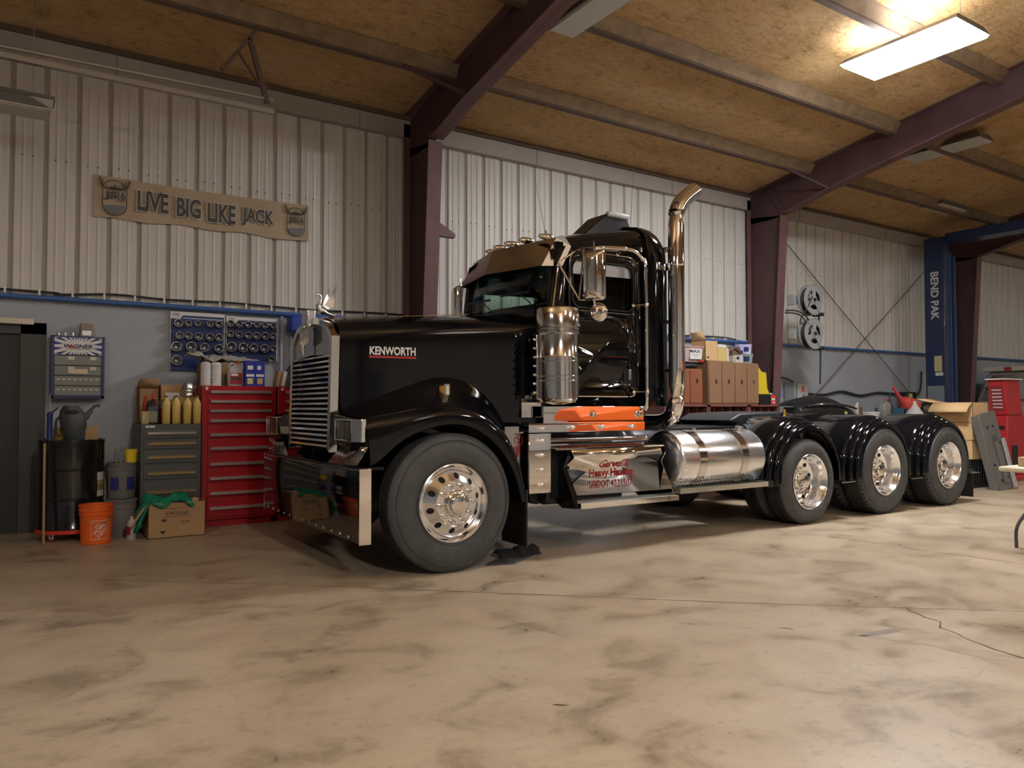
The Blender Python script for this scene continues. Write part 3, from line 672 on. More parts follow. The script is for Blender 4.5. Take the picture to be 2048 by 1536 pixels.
def rsec(x, a, zt, zb=2.76):
    h = [(a, zb), (a, zt - .20), (a - .012, zt - .12), (a - .05, zt - .05), (a - .12, zt - .005), (a * .55, zt + .035), (a * .25, zt + .05)]
    return [(x, CY - y, z) for y, z in h] + [(x, CY, zt + .055)] + [(x, CY + y, z) for y, z in reversed(h)]
b = MB(); b.grid([rsec(4.20, .80, 2.83, 2.74), rsec(4.24, .812, 2.87, 2.74), rsec(4.5, .816, 2.945), rsec(4.85, .816, 3.03), rsec(5.15, .816, 3.085), rsec(5.37, .816, 3.12), rsec(5.42, .80, 3.11)])
obj('cab_roof', b, M_paint, TR, sub=1)
b = MB(); b.box(4.14, 5.36, 5.72, 7.28, 1.26, 1.30); b.box(4.14, 4.2, 5.72, 7.28, 1.3, 2.2); obj('cab_floor', b, M_frame, TR)
# cowl between hood and windshield
b = MB(); b.grid([[(4.10, 5.70, 2.05), (4.08, 5.85, 2.10), (4.03, 6.5, 2.235), (4.08, 7.15, 2.10), (4.10, 7.30, 2.05)], [(4.16, 5.70, 2.22), (4.14, 5.9, 2.245), (4.06, 6.5, 2.265), (4.14, 7.1, 2.245), (4.16, 7.30, 2.22)], [(4.25, 5.70, 2.27), (4.24, 5.9, 2.28), (4.2, 6.5, 2.28), (4.24, 7.1, 2.28), (4.25, 7.3, 2.27)]])
obj('cowl', b, M_paint, TR, solid=.01)
WSB = [(4.185, 5.735, 2.262), (4.12, 6.0, 2.262), (4.075, 6.5, 2.262), (4.12, 7.0, 2.262), (4.185, 7.265, 2.262)]
WST = [(4.262, 5.735, 2.83), (4.20, 6.0, 2.85), (4.165, 6.5, 2.86), (4.20, 7.0, 2.85), (4.262, 7.265, 2.83)]
b = MB(); b.grid([WSB, WST]); WS = obj('windshield', b, M_glass, TR, solid=.005)
b = MB(); b.tube([WSB[0], WSB[2], WSB[4]], .011, 8); b.tube([WSB[0], WST[0]], .016, 8); b.tube([WSB[4], WST[4]], .016, 8); b.tube([WST[0], WST[2], WST[4]], .012, 8)
obj('windshield_seal', b, M_black_rub, TR)
def pillar():
    b = MB(); b.loft([[(4.17, 5.69, 2.24), (4.17, 5.73, 2.24), (4.25, 5.715, 2.24), (4.25, 5.69, 2.24)], [(4.25, 5.69, 2.84), (4.25, 5.73, 2.84), (4.33, 5.715, 2.84), (4.33, 5.69, 2.84)]]); return b
both(pillar, 'windshield_pillar', M_paint)
# rear panel of cab / short sleeper, rounded back corners
def sl(x, a, zt):
    h = [(a, 1.30), (a, zt - .34), (a - .02, zt - .20), (a - .07, zt - .10), (a - .17, zt - .025), (a * .55, zt + .02), (a * .25, zt + .035)]
    return [(x, CY - y, z) for y, z in h] + [(x, CY, zt + .04)] + [(x, CY + y, z) for y, z in reversed(h)]
b = MB(); SEC = [sl(5.355, .80, 3.10), sl(5.375, .845, 3.155), sl(5.43, .852, 3.165), sl(5.55, .852, 3.15), sl(5.63, .84, 3.09), sl(5.68, .80, 2.99), sl(5.70, .72, 2.88)]
b.grid(SEC); b.poly(SEC[-1])
SLP = obj('cab_back', b, M_paint, TR)
for s, yy in ((1, 5.644), (-1, 7.350)):
    b = MB(); rp = rrect(5.47, 5.64, 2.69, 2.765, .008, 3); b.prism(rp, 'xz', yy - .004, yy + .01); obj('side_emblem', b, M_chrome, SLP)
# rounded arch bead where cab meets the back section
b = MB(); b.tube([(p[0] - .002, p[1] - (.004 if p[1] < CY else -.004), p[2]) for p in [SEC[1][i] for i in range(0, 15)]], .012, 8); obj('arch_bead', b, M_paint, SLP)
# interior: seats, wheel, dash
b = MB(); b.box(4.75, 5.2, 5.85, 6.35, 1.55, 1.75); b.box(5.1, 5.28, 5.85, 6.35, 1.7, 2.42); b.box(4.75, 5.2, 6.65, 7.15, 1.55, 1.75); b.box(5.1, 5.28, 6.65, 7.15, 1.7, 2.42); b.box(4.9, 5.1, 5.95, 6.25, 1.3, 1.55); b.box(4.9, 5.1, 6.75, 7.05, 1.3, 1.55)
obj('seat', b, mat('dark_leather', (.03, .03, .032), .5), TR, bevel=.03)
b = MB(); b.box(4.2, 4.42, 5.75, 7.25, 1.9, 2.24); obj('dashboard', b, mat('dash', (.03, .028, .026), .6), TR, bevel=.03)
b = MB(); b.tube([(4.56 + .09 * math.sin(R_(k * 20)), 6.1 + .2 * math.cos(R_(k * 20)), 2.2 + .17 * math.sin(R_(k * 20))) for k in range(19)], .013, 8); b.cyl((4.40, 6.1, 2.1), (4.56, 6.1, 2.2), .02); obj('steering_wheel', b, M_black_pl, TR)
# back wall of cab interior with dark lining
b = MB(); b.box(5.33, 5.35, 5.73, 7.27, 1.3, 2.95); obj('cab_lining', b, mat('dark_lining', (.012, .012, .014), .8), TR)
# doors: trim, glass, shade, handle
def dtrim():
    b = MB(); b.mat(M_chrome); P = rrect(4.385, 5.245, 1.395, 2.775, .12, 6); P2 = [(x, 5.672, z + (x - 4.385) * .0) for x, z in P]; b.tube(P2 + [P2[0]], .0085, 8); return b
d1, d2 = both(dtrim, 'door_trim')
def dleaf():
    b = face_with_hole(rrect(4.395, 5.235, 1.405, 2.765, .11, 6), [WIN], 'xz', 5.678); return b
D_1, D_2 = both(dleaf, 'cab_door', M_paint, solid=.016)
for D, s in ((D_1, 0), (D_2, 1)):
    def add(nm, bb, m=None, **k):
        if s: bb.mirror(CY)
        return obj(nm, bb, m, D, **k)
    b = MB(); b.prism(WIN, 'xz', 5.70, 5.706); add('door_glass', b, M_dglass if not s else M_glass)
    b = MB(); b.prism([p for p in rrect(4.425, 5.18, 2.24, 2.685, .085, 6) if p[1] > 2.5] + [(4.425, 2.555), (5.18, 2.572)], 'xz', 5.688, 5.694); add('window_shade', b, mat('brushed_shade', (.50, .50, .51), .32, metal=1.))
    b = MB(); b.tube([(x, 5.668, z) for x, z in WIN] + [(WIN[0][0], 5.668, WIN[0][1])], .006, 6); add('window_seal', b, M_black_rub)
    b = MB().mat(M_black_pl); b.prism(rrect(5.05, 5.155, 1.52, 1.67, .02, 3), 'xz', 5.664, 5.672); b.mat(M_chrome).box(5.10, 5.135, 5.645, 5.664, 1.56, 1.66); add('door_handle', b, bevel=.004)
    b = MB(); b.box(4.42, 5.18, 5.664, 5.672, 2.205, 2.212); add('belt_strip', b, M_chrome)
# visor
b = MB(); f = [(3.956, 6.5, 2.613), (4.113, 5.74, 2.602)]; g = [(4.06, 6.5, 2.865), (4.285, 5.74, 2.885)]
mir = lambda p: (p[0], 2 * CY - p[1], p[2])
rb_, rt_ = (4.30, 5.665, 2.610), (4.40, 5.665, 2.80)
b.grid([[f[1], f[0], mir(f[1])], [g[1], g[0], mir(g[1])]])
b.grid([[g[1], g[0], mir(g[1])], [(4.40, 5.80, 2.93), (4.28, 6.5, 2.93), (4.40, 7.20, 2.93)]])
obj('sun_visor', b, mat('brushed_visor', (.80, .78, .75), .17, metal=1.), TR, solid=.006, smooth=0)
VS = bpy.data.objects['sun_visor']
for s_ in (0, 1):
    b = MB(); b.poly([rb_, f[1], g[1], rt_]); b.poly([rt_, g[1], (4.42, 5.80, 2.93)])
    if s_: b.mirror(CY)
    obj('visor_side', b, mat('brushed_side', (.80, .80, .80), .38, metal=1.), VS, solid=.006, smooth=0)
# roof marker lights
for k, (x, y) in enumerate([(4.28, 6.88), (4.24, 6.66), (4.23, 6.44), (4.26, 6.22), (4.33, 5.98)]):
    b = MB().mat(M_chrome); b.ball((x + .02, y, 2.945), .052, 10, (1.9, .75, .62)); o = obj('roof_marker_light', b, None, TR); b = MB(); b.ball((x - .06, y, 2.945), .026, 8, (.7, .8, .7)); obj('marker_lens', b, M_lens, o)
# roof fairing / vent
b = MB().mat(mat('satin_black', (.012, .013, .016), .3)); b.loft([[(4.86, 6.04, 3.05), (4.86, 6.32, 3.05), (4.86, 6.32, 3.03), (4.86, 6.04, 3.03)], [(5.15, 6.02, 3.30), (5.15, 6.34, 3.30), (5.15, 6.34, 3.1), (5.15, 6.02, 3.1)], [(5.42, 6.02, 3.30), (5.42, 6.34, 3.30), (5.50, 6.3, 3.15), (5.5, 6.04, 3.15)]])
V = obj('roof_deflector', b, None, TR, bevel=.015)
b = MB(); b.box(5.15, 5.45, 6.0, 6.06, 3.265, 3.325); obj('deflector_trim', b, mat('pale_lens_bar', (.55, .57, .58), .25), V, bevel=.02)
# antennas
for x0, z0, x1, z1, y in ((4.50, 3.0, 4.36, 3.60, 6.2), (5.62, 3.10, 5.70, 4.08, 6.2)):
    b = MB(); b.cyl((x0, y, z0 - .03), (x0, y, z0 + .07), .009, n=8); b.tube([(x0, y, z0), (x1, y, z1)], [.0035, .002], 6); obj('antenna', b, mat('antenna_whip', (.25, .25, .25), .4), TR)
# wipers
for y in (6.15, 6.85):
    b = MB(); b.tube([(4.10, y - .25, 2.27), (4.10, y - .10, 2.36), (4.105, y, 2.40)], .006, 6); b.bar((4.10, y - .22, 2.385), (4.08, y + .24, 2.395), .014, .02); obj('wiper', b, M_black_pl, TR)
# air cleaners
def acl():
    b = MB().mat(M_stain); z0 = 1.335; z1 = 2.175; r = .185
    b.lathe([(.05, z0 - .02), (r - .03, z0), (r - .012, z0 + .03), (r, z0 + .035), (r, 1.52), (r + .004, 1.523), (r + .004, 1.527), (r, 1.53), (r, 1.56), (r + .004, 1.563), (r + .004, 1.567), (r, 1.57), (r, 1.69), (r + .004, 1.693), (r + .004, 1.697), (r, 1.70), (r, 1.73), (r + .004, 1.733), (r, 1.74), (r, 1.93), (r + .012, 1.94), (r + .012, 1.96), (r + .004, 1.965), (r + .012, 1.97), (r + .012, 1.99), (r, 2.0), (r + .01, 2.005), (r + .01, z1 - .02), (r, z1 - .006), (r - .03, z1), (.0001, z1 + .01)], (4.09, 5.46, 0), 'z', 48)
    return b
a1, a2 = both(acl, 'air_cleaner')
def acm():
    b = MB().mat(M_paint); b.box(3.93, 4.2, 5.55, 5.72, 1.40, 1.97); return b
both(acm, 'air_intake_mount', None, bevel=.04)
def abar():
    b = MB().mat(M_stain); b.box(3.875, 3.905, 5.485, 5.51, 1.36, 1.93); return b
for o, s in zip(both(abar, 'air_cleaner_light_bar', None, bevel=.003), (0, 1)):
    for k in range(7):
        b = MB(); z = 1.42 + k * .078; b.ball((3.872, 5.51, z), .02, 8, (1.1, .7, .7))
        if s: b.mirror(CY)
        obj('bullet_light', b, M_chrome, o)
# mirrors
def mbr():
    b = MB().mat(M_chrome); A = (4.30, 5.66, 2.72); B = (4.27, 5.64, 2.25); T = (4.34, 5.40, 2.735); Bo = (4.30, 5.42, 2.26); H = (4.37, 5.28, 2.70)
    b.tube([(4.20, 5.60, 2.62), (4.33, 5.50, 2.725), T, (4.37, 5.30, 2.72)], .009, 8); b.tube([T, Bo], .007, 8); b.tube([(4.20, 5.60, 2.62), Bo], .009, 8); b.tube([(4.2, 5.6, 2.62), (4.1, 5.55, 2.19)], .006, 8)
    b.tube([(4.37, 5.29, 2.78), (4.37, 5.29, 2.23), (4.39, 5.30, 2.20)], .009, 8); b.tube([Bo, (4.37, 5.3, 2.25)], .008, 8); return b
m1, m2 = both(mbr, 'mirror_bracket')
for M_, s in ((m1, 0), (m2, 1)):
    def add(nm, bb, m=None, **k):
        if s: bb.mirror(CY)
        return obj(nm, bb, m, M_, **k)
    b = MB().mat(M_chrome); o = len(b.v); b.loft([[(px * k_, yy_, 2.47 + (pz - 2.47) * (.5 + .5 * k_) ) for px, pz in rrect(-.10, .10, 2.245, 2.695, .03, 4)] for k_, yy_ in ((.25, -.075), (.6, -.065), (.88, -.035), (1, .0), (1, .045))]); b.mat(mat('mirror_face', (.8, .8, .8), .02, metal=1.)).prism(rrect(-.09, .09, 2.255, 2.685, .025, 4), 'xz', .045, .048)
    b.tf(Matrix.Translation((4.345, 5.27, 0)) @ Matrix.Rotation(R_(-62), 4, 'Z'), o); add('mirror_head', b, bevel=.006)
    b = MB().mat(M_chrome); o = len(b.v); b.lathe([(.0001, -.045), (.05, -.04), (.082, -.02), (.09, 0), (.086, .006), (.08, .004), (.0001, .012)], (0, 0, 0), 'y', 32); b.tf(Matrix.Translation((4.43, 5.31, 2.145)) @ Matrix.Rotation(R_(-60), 4, 'Z'), o); add('convex_mirror', b)
# grab bars
def grab():
    b = MB().mat(M_chrome); b.tube([(4.62, 5.60, 2.775), (4.65, 5.56, 2.80), (4.95, 5.555, 2.825), (5.10, 5.55, 2.81), (5.20, 5.55, 2.74), (5.24, 5.55, 2.62), (5.245, 5.55, 1.40), (5.245, 5.58, 1.30)], .019, 12, smooth=4)
    for p in ((4.97, 5.555, 2.825), (5.245, 5.55, 2.30), (5.245, 5.55, 1.44)):
        b.ball(p, .027, 8); b.cyl(p, (p[0] - (.0 if p[2] > 2.8 else .06), 5.665, p[2] - (.04 if p[2] > 2.8 else 0)), .010, n=8); b.ball((p[0] - (.0 if p[2] > 2.8 else .07), 5.665, p[2] - (.04 if p[2] > 2.8 else 0)), .022, 6)
    return b
both(grab, 'grab_bar')
# rocker, chrome panel, light ledge ---------------------------------------------
def rk():
    b = MB(); b.box(3.86, 5.36, 5.70, 5.76, 1.20, 1.40); b.mat(M_chrome)
    return b
both(rk, 'cab_rocker', M_paint)
b = MB().mat(M_chrome)
for k in range(46): b.ball((3.95 + k * .031, 5.697, 1.335 + .008 * (k % 2)), .0035, 4)
obj('rocker_rivets', b, None, TR)
def cp():
    b = MB(); b.box(4.03, 5.25, 5.60, 5.63, 1.145, 1.30); return b
c1, c2 = both(cp, 'chrome_rocker_panel', mat('mirror_chrome', (.93, .92, .91), .02, metal=1.), bevel=.003)
for c, s in ((c1, 0), (c2, 1)):
    b = MB(); b.lathe([(.034, 0), (.034, -.015), (.028, -.03), (.018, -.034), (.0001, -.035)], (5.18, 5.60, 1.225), 'y', 20); b.lathe([(.04, 0), (.034, -.006)], (4.60, 5.60, 1.225), 'y', 20); b.ball((4.60, 5.59, 1.225), .022, 8, (1, .6, 1))
    if s: b.mirror(CY)
    obj('lock_cap', b, M_chrome, c)
def lg():
    b = MB(); b.box(3.745, 5.09, 5.42, 5.60, 1.135, 1.150); b.box(3.745, 5.09, 5.42, 5.426, 1.072, 1.15); return b
l1, l2 = both(lg, 'light_ledge', mat('mirror_chrome', (.93, .92, .91), .02, metal=1.), bevel=.002)
for l, s in ((l1, 0), (l2, 1)):
    for x in (3.87, 4.20, 4.55, 4.92):
        b = MB(); b.ball((x, 5.418, 1.112), .022, 10, (2.3, 1.0, .85))
        if s: b.mirror(CY)
        obj('cab_marker_light', b, mat('bright_chrome_lens', (.9, .88, .86), .12, metal=.8), l)
def lc():
    b = MB(); b.box(3.745, 3.975, 5.415, 5.435, .548, 1.062); b.box(3.96, 3.975, 5.415, 5.7, .548, 1.062); return b
l1, l2 = both(lc, 'light_column', mat('mirror_chrome', (.93, .92, .91), .02, metal=1.), bevel=.003)
for l, s in ((l1, 0), (l2, 1)):
    for z in (1.0, .875, .75, .62):
        b = MB(); b.ball((3.86, 5.412, z), .02, 10, (2.4, 1.0, .9))
        if s: b.mirror(CY)
        obj('column_marker_light', b, mat('bright_chrome_lens', (.9, .88, .86), .12, metal=.8), l)
# battery / tool box with leaning mirror face and two steps
def tb():
    b = MB(); b.box(4.05, 5.25, 5.50, 5.85, .48, .90); return b
both(tb, 'step_box', M_frame)
def facep():
    b = MB(); b.grid([[(4.16, 5.37, .915), (5.24, 5.37, .915)], [(4.19, 5.36, .845), (5.26, 5.36, .845)], [(4.14, 5.42, .77), (5.25, 5.42, .77)], [(4.28, 5.44, .50), (5.30, 5.44, .49)]]); return b
f1, f2 = both(facep, 'step_box_face', mat('mirror_stainless', (.82, .80, .76), .06, metal=1., bump=.02, bscale=3), solid=.01)
b = MB().mat(M_redtext)
def fp(x, z): return (x, (5.42 + (.77 - z) * .074 if z < .77 else 5.42 - (z - .77) * .8) - .0075, z)
text_on(b, "Garvell's", .36, .075, lambda u, v: fp(4.70 + u, .775 + v), offset=.02, shear=.35)
text_on(b, 'Heavy Hauling', .53, .095, lambda u, v: fp(4.67 + u, .68 + v), offset=.03)
text_on(b, 'USDOT 4221507', .52, .068, lambda u, v: fp(4.67 + u, .585 + v), offset=.008)
obj('company_lettering', b, None, f1, smooth=0)
def us():
    b = MB().mat(M_chrome); b.box(4.0, 5.29, 5.37, 5.52, .915, .93); b.mat(mat('step_hole', (.02, .02, .02), .8))
    for k in range(30):
        for j in range(2): b.box(4.06 + k * .041, 4.075 + k * .041, 5.395 + j * .055, 5.43 + j * .055, .9302, .9315)
    return b
both(us, 'upper_step', None)
def tubeh():
    b = MB().mat(M_chrome); b.cyl((4.0, 5.60, .985), (5.26, 5.60, .985), .028, n=16); b.ball((5.26, 5.6, .985), .03, 8); b.box(4.0, 5.25, 5.60, 5.64, .93, .975); return b
both(tubeh, 'step_tube', None)
def ls():
    b = MB().mat(M_chrome); b.box(4.17, 5.36, 5.24, 5.47, .405, .45); b.mat(mat('tread_white', (.7, .7, .68), .35, metal=.7)).box(4.18, 5.35, 5.25, 5.44, .45, .455)
    b.mat(mat('step_hole', (.02, .02, .02), .8))
    for k in range(38):
        for j in range(3): b.box(4.20 + k * .030, 4.213 + k * .030, 5.262 + j * .058, 5.300 + j * .058, .4552, .4565)
    return b
both(ls, 'lower_step', None)
def sp():
    b = MB().mat(M_chrome); pr = [(5.50, .93), (5.37, .93), (5.36, .86), (5.42, .77), (5.25, .46), (5.50, .46)]; b.prism(pr, 'yz', 5.30, 5.31); return b
both(sp, 'step_side_plate', None)
def sp2():
    b = MB().mat(M_paint); pr = [(5.75, .90), (5.38, .90), (5.37, .86), (5.43, .75), (5.25, .41), (5.45, .40), (5.55, .45), (5.75, .45)]; b.prism(pr, 'yz', 4.12, 4.16); return b
both(sp2, 'step_front_plate', None)
b = MB(); b.cyl((3.98, 5.62, .52), (3.98, 5.95, .52), .10); b.cyl((4.0, 5.6, .5), (4.9, 5.6, .47), .08); obj('air_tank', b, M_frame, TR, bevel=.02)
# fuel tanks
def tank():
    b = MB().mat(M_alu); r = .29; x0, x1 = 5.47, 6.70
    b.lathe([(.0001, x0 - .03), (.15, x0 - .026), (r - .04, x0 - .012), (r - .008, x0 + .008), (r, x0 + .03), (r, x1 - .03), (r - .008, x1 - .008), (r - .04, x1 + .012), (.15, x1 + .026), (.0001, x1 + .03)], (0, 5.57, .765), 'x', 64)
    return b
t1, t2 = both(tank, 'fuel_tank')
for T, s in ((t1, 0), (t2, 1)):
    for xx in (5.70, 6.32):
        b = MB(); b.lathe([(.291, xx), (.297, xx), (.297, xx + .10), (.291, xx + .10)], (0, 5.57, .765), 'x', 64)
        if s: b.mirror(CY)
        obj('tank_strap', b, M_stain, T)
    b = MB(); b.cyl((6.52, 5.50, 1.035), (6.52, 5.49, 1.085), .045, n=20); b.cyl((5.95, 5.6, 1.05), (5.95, 5.6, 1.075), .02)
    if s: b.mirror(CY)
    obj('tank_cap', b, M_silver, T)
def rb2():
    b = MB().mat(mat('bright_step', (.82, .80, .74), .2, metal=.9)); b.box(5.42, 6.72, 5.28, 5.48, .455, .505)
    b.mat(M_frame).box(6.72, 6.86, 5.30, 5.50, .44, .51).box(5.5, 6.7, 5.48, 5.8, .45, .49)
    b.mat(mat('step_hole', (.02, .02, .02), .8))
    for k in range(30):
        for j in range(3): b.box(5.46 + k * .041, 5.478 + k * .041, 5.30 + j * .055, 5.33 + j * .055, .505, .5065)
    return b
both(rb2, 'running_board', None)
# exhaust stack: elbow out of the chassis, straight pipe, curved tip
def stack():
    b = MB().mat(M_chrome)
    P = [(5.66, 6.15, 1.13), (5.66, 5.90, 1.13), (5.66, 5.76, 1.14), (5.66, 5.66, 1.18), (5.66, 5.585, 1.26), (5.66, 5.555, 1.38), (5.66, 5.55, 1.5), (5.66, 5.55, 3.15), (5.665, 5.55, 3.25), (5.70, 5.55, 3.34), (5.78, 5.55, 3.43), (5.94, 5.55, 3.545)]
    b.tube(P, [.083] * 12, 28, caps=False, smooth=3)
    for z in (1.50, 2.72): b.lathe([(.083, z), (.086, z + .004), (.086, z + .012), (.083, z + .016)], (5.66, 5.55, 0), 'z', 28)
    return b
for o, s in ((obj('exhaust_stack', stack(), None, TR, smooth=.9), 0),):
    y = 5.55
    for z in (1.65, 2.15, 2.9):
        b = MB(); b.box(5.60, 5.70, y + .08, y + .2, z, z + .03)
        if s: b.mirror(CY)
        obj('stack_bracket', b, M_stain, o)
    b = MB(); d = Vector((.8, 0, .6)).normalized(); c = Vector((5.935, 5.55, 3.542)); b.cyl(c - d * .02, c - d * .012, .078, n=24)
    if s: b.mirror(CY)
    obj('stack_bore', b, mat('bore_black', (.01, .01, .01), .9), o)  # near-black disc closing the stack tip
# rear fenders ------------------------------------------------------------
def rfender(cx, zc, r, left, right):
    """half-round fender with rolled ribs; left/right = bottom height of the skirts"""
    prof = [(6.02, 0.0), (5.62, 0.002)]
    for yc, dc, ry, rd in ((5.48, -.050, .075, .050), (5.375, -.088, .048, .046), (5.305, -.122, .042, .042)):
        for q in range(6): a = R_(90 - 90 * q / 5); prof.append((yc - ry * math.cos(a), dc + rd * math.sin(a)))
    prof += [(5.258, -.145), (5.275, -.150)]
    path = []
    def add(x, z, nx, nz): path.append(((x, z), (nx, nz)))
    for k in range(3): add(cx - r, left + (zc - left) * k / 3, -1, 0)
    for k in range(25):
        a = math.pi - math.pi * k / 24; add(cx + r * math.cos(a), zc + r * math.sin(a), math.cos(a), math.sin(a))
    for k in range(1, 4): add(cx + r, zc - (zc - right) * k / 3, 1, 0)
    b = MB(); rows = []
    for (x, z), (nx, nz) in path: rows.append([(x + nx * d, y, z + nz * d) for y, d in prof])
    b.grid(rows); return b
for i, (cx, zc, r, lo) in enumerate([(7.42, .52, .66, .45), (8.885, .545, .645, .42), (10.335, .545, .645, .42)]):
    for s in (0, 1):
        b = rfender(cx, zc, r, lo, lo)
        if s: b.mirror(CY)
        F = obj('rear_fender', b, M_paint, TR, smooth=.75, solid=.006)
        b = MB(); b.box(cx + r - .10, cx + r + .16, 5.25, 5.62, lo - .03, lo - .02)
        if s: b.mirror(CY)
        obj('fender_bottom_strip', b, M_stain, F)
for s in (0, 1):
    b = MB(); b.box(11.04, 11.05, 5.3, 5.7, .06, .44)
    if s: b.mirror(CY)
    obj('rear_mud_flap', b, M_black_rub, TR)
# rear end: light bar
b = MB(); b.box(11.2, 11.26, 5.9, 7.1, .80, .95); obj('rear_light_bar', b, M_stain, TR, bevel=.01)
# ------------------------------------------------------------------ things along the wall
CM = cam.matrix_world.copy(); C0 = CM.translation.copy()
def at(u, v, **k):
    """the point on a plane X=, Y= or Z= seen at a place of the photograph"""
    d = CM.to_3x3() @ Vector((u - 1024, -(v - 768), -1530.)); (ax, val), = k.items(); i = 'XYZ'.index(ax)
    return C0 + d * ((val - C0[i]) / d[i])
def solo(name, b, m, label, cat, group=None, **k): return tag(obj(name, b, m, **k), label, cat, group)
def T(name, label, cat, x, y, z, group=None, rz=0.): return thing(name, label, cat, (x, y, z), rz, group)
# ---- left group ----
# grey cabinet
t = T('drawer_cabinet', 'low dark grey metal drawer cabinet with gold bottles standing on it', 'cabinet', 1.43, 8.95, 0)
b = MB(); b.box(1.14, 1.72, 8.61, 9.32, .06, 1.12); b.box(1.17, 1.69, 8.66, 9.3, 0, .06); obj('body', b, M_grey, t, bevel=.006)
zs = [1.075, .965, .855, .71, .545, .35, .09]
for i in range(6):
    b = MB(); b.box(1.165, 1.695, 8.595, 8.612, zs[i + 1] + .012, zs[i] - .004); d = obj('drawer', b, M_grey, t, bevel=.004)
    if i < 6:
        zz = [1.03, .92, .78, .615, .42, .28][i]
        b = MB(); b.prism([(8.565, zz + .012), (8.595, zz + .02), (8.595, zz - .018), (8.572, zz - .014)], 'yz', 1.20, 1.665); obj('handle', b, M_silver if i == 0 else M_tan_handle, d, smooth=0)
b = MB(); b.box(1.18, 1.27, 8.592, 8.598, 1.085, 1.108); obj('name_plate', b, M_label_w, t)
# red tall cabinets
def redcab(x0, x1, label, zsn):
    t = T('tool_cabinet', label, 'tool cabinet', (x0 + x1) / 2, 9.05, 0)
    b = MB(); b.box(x0, x1, 8.71, 9.36, .08, 1.53); b.box(x0 + .03, x1 - .03, 8.76, 9.33, 0, .08); obj('body', b, M_red, t, bevel=.006)
    hz = zsn; tops = [1.49] + [(hz[i] + hz[i + 1]) / 2 - .0 + .035 for i in range(len(hz) - 1)]; bots = tops[1:] + [.10]
    for i, z in enumerate(hz):
        b = MB(); b.box(x0 + .06, x1 - .035, 8.694, 8.712, bots[i] + .008, tops[i]); d = obj('drawer', b, M_red, t, bevel=.004)
        b = MB(); b.prism([(8.655, z + .012), (8.694, z + .018), (8.694, z - .016), (8.662, z - .014)], 'yz', x0 + .085, x1 - .06); obj('handle', b, mat('handle_aluminium', (.72, .70, .68), .35, metal=.8), d, smooth=0)
    b = MB(); b.box(x0 + .035, x0 + .06, 8.70, 8.708, 1.485, 1.515); obj('maker_plate', b, M_label_w, t)
    return t
redcab(1.745, 2.535, 'tall red ten-drawer tool cabinet right of the grey drawer cabinet', [1.462, 1.358, 1.256, 1.15, .998, .85, .682, .527, .366, .206])
redcab(2.56, 3.34, 'second red tool cabinet, mostly hidden behind the truck grille', [1.462, 1.358, 1.256, 1.15, .998, .85, .682, .527, .366, .206])
# gold bottles
def gold():
    b = MB().mat(M_gold); b.lathe([(.0001, 0), (.036, 0), (.040, .006), (.043, .215), (.038, .235), (.016, .272), (.014, .285), (.0001, .285)], (0, 0, 0), 'z', 20); return b
for i, u in enumerate((332, 352, 374, 393.5)):
    p = at(u, 845, Y=8.70)
    t = T('oil_bottle', ['leftmost', 'second from left', 'third from left', 'rightmost'][i] + ' gold bottle on the grey drawer cabinet', 'bottle', p.x, 8.70, 1.12, 'gold bottles on the grey cabinet', rz=.4 * i)
    obj('bottle_body', gold(), None, t, world=False, smooth=1.0); b = MB(); b.lathe([(.0165, .279), (.0165, .298), (.0001, .299)], (0, 0, 0), 'z', 14); obj('cap', b, mat('brown_cap', (.12, .05, .03), .5), t, world=False)
def jug(name, label, m, x, y, z, w, d, h, capm, labm=None, group=None, rz=0., labtxt=None):
    t = T(name, label, 'jug', x, y, z, group, rz)
    b = MB(); secs = []
    for zz, s_, off in ((0, .92, 0), (.01, 1, 0), (.62 * h, 1, 0), (.78 * h, .86, .0), (.90 * h, .42, .12), (.95 * h, .30, .16), (h, .30, .16)):
        secs.append([((px * s_ + off * w), py * s_, zz) for px, py in rrect(-w / 2, w / 2, -d / 2, d / 2, min(w, d) * .25, 3)])
    b.loft(secs); obj('jug_body', b, m, t, world=False, smooth=.9)
    b = MB(); b.lathe([(.16 * w, h - .012), (.16 * w, h + .018), (.0001, h + .019)], (.16 * w, 0, 0), 'z', 14); obj('cap', b, capm, t, world=False)
    b = MB(); b.tube([(-.02 * w, 0, .93 * h), (-.22 * w, 0, .97 * h), (-.36 * w, 0, .88 * h), (-.38 * w, 0, .66 * h)], .012 + .02 * d, 8, smooth=3); obj('handle', b, m, t, world=False)
    if labm:
        b = MB(); b.box(-w * .38, w * .38, -d / 2 - .002, -d / 2 + .004, .08 * h, .56 * h); obj('label', b, labm, t, world=False)
    return t
jug('oil_jug', 'black oil jug with small label left of the gold bottles', M_black_pl, 1.255, 8.72, 1.12, .12, .10, .245, M_black_pl, mat('dim_label', (.22, .2, .14), .6))
jug('oil_jug', 'dark oil jug directly beside the leftmost gold bottle', mat('charcoal_plastic', (.04, .042, .045), .4), 1.40, 8.88, 1.12, .13, .10, .25, M_black_pl, mat('red_label', (.35, .05, .04), .6))
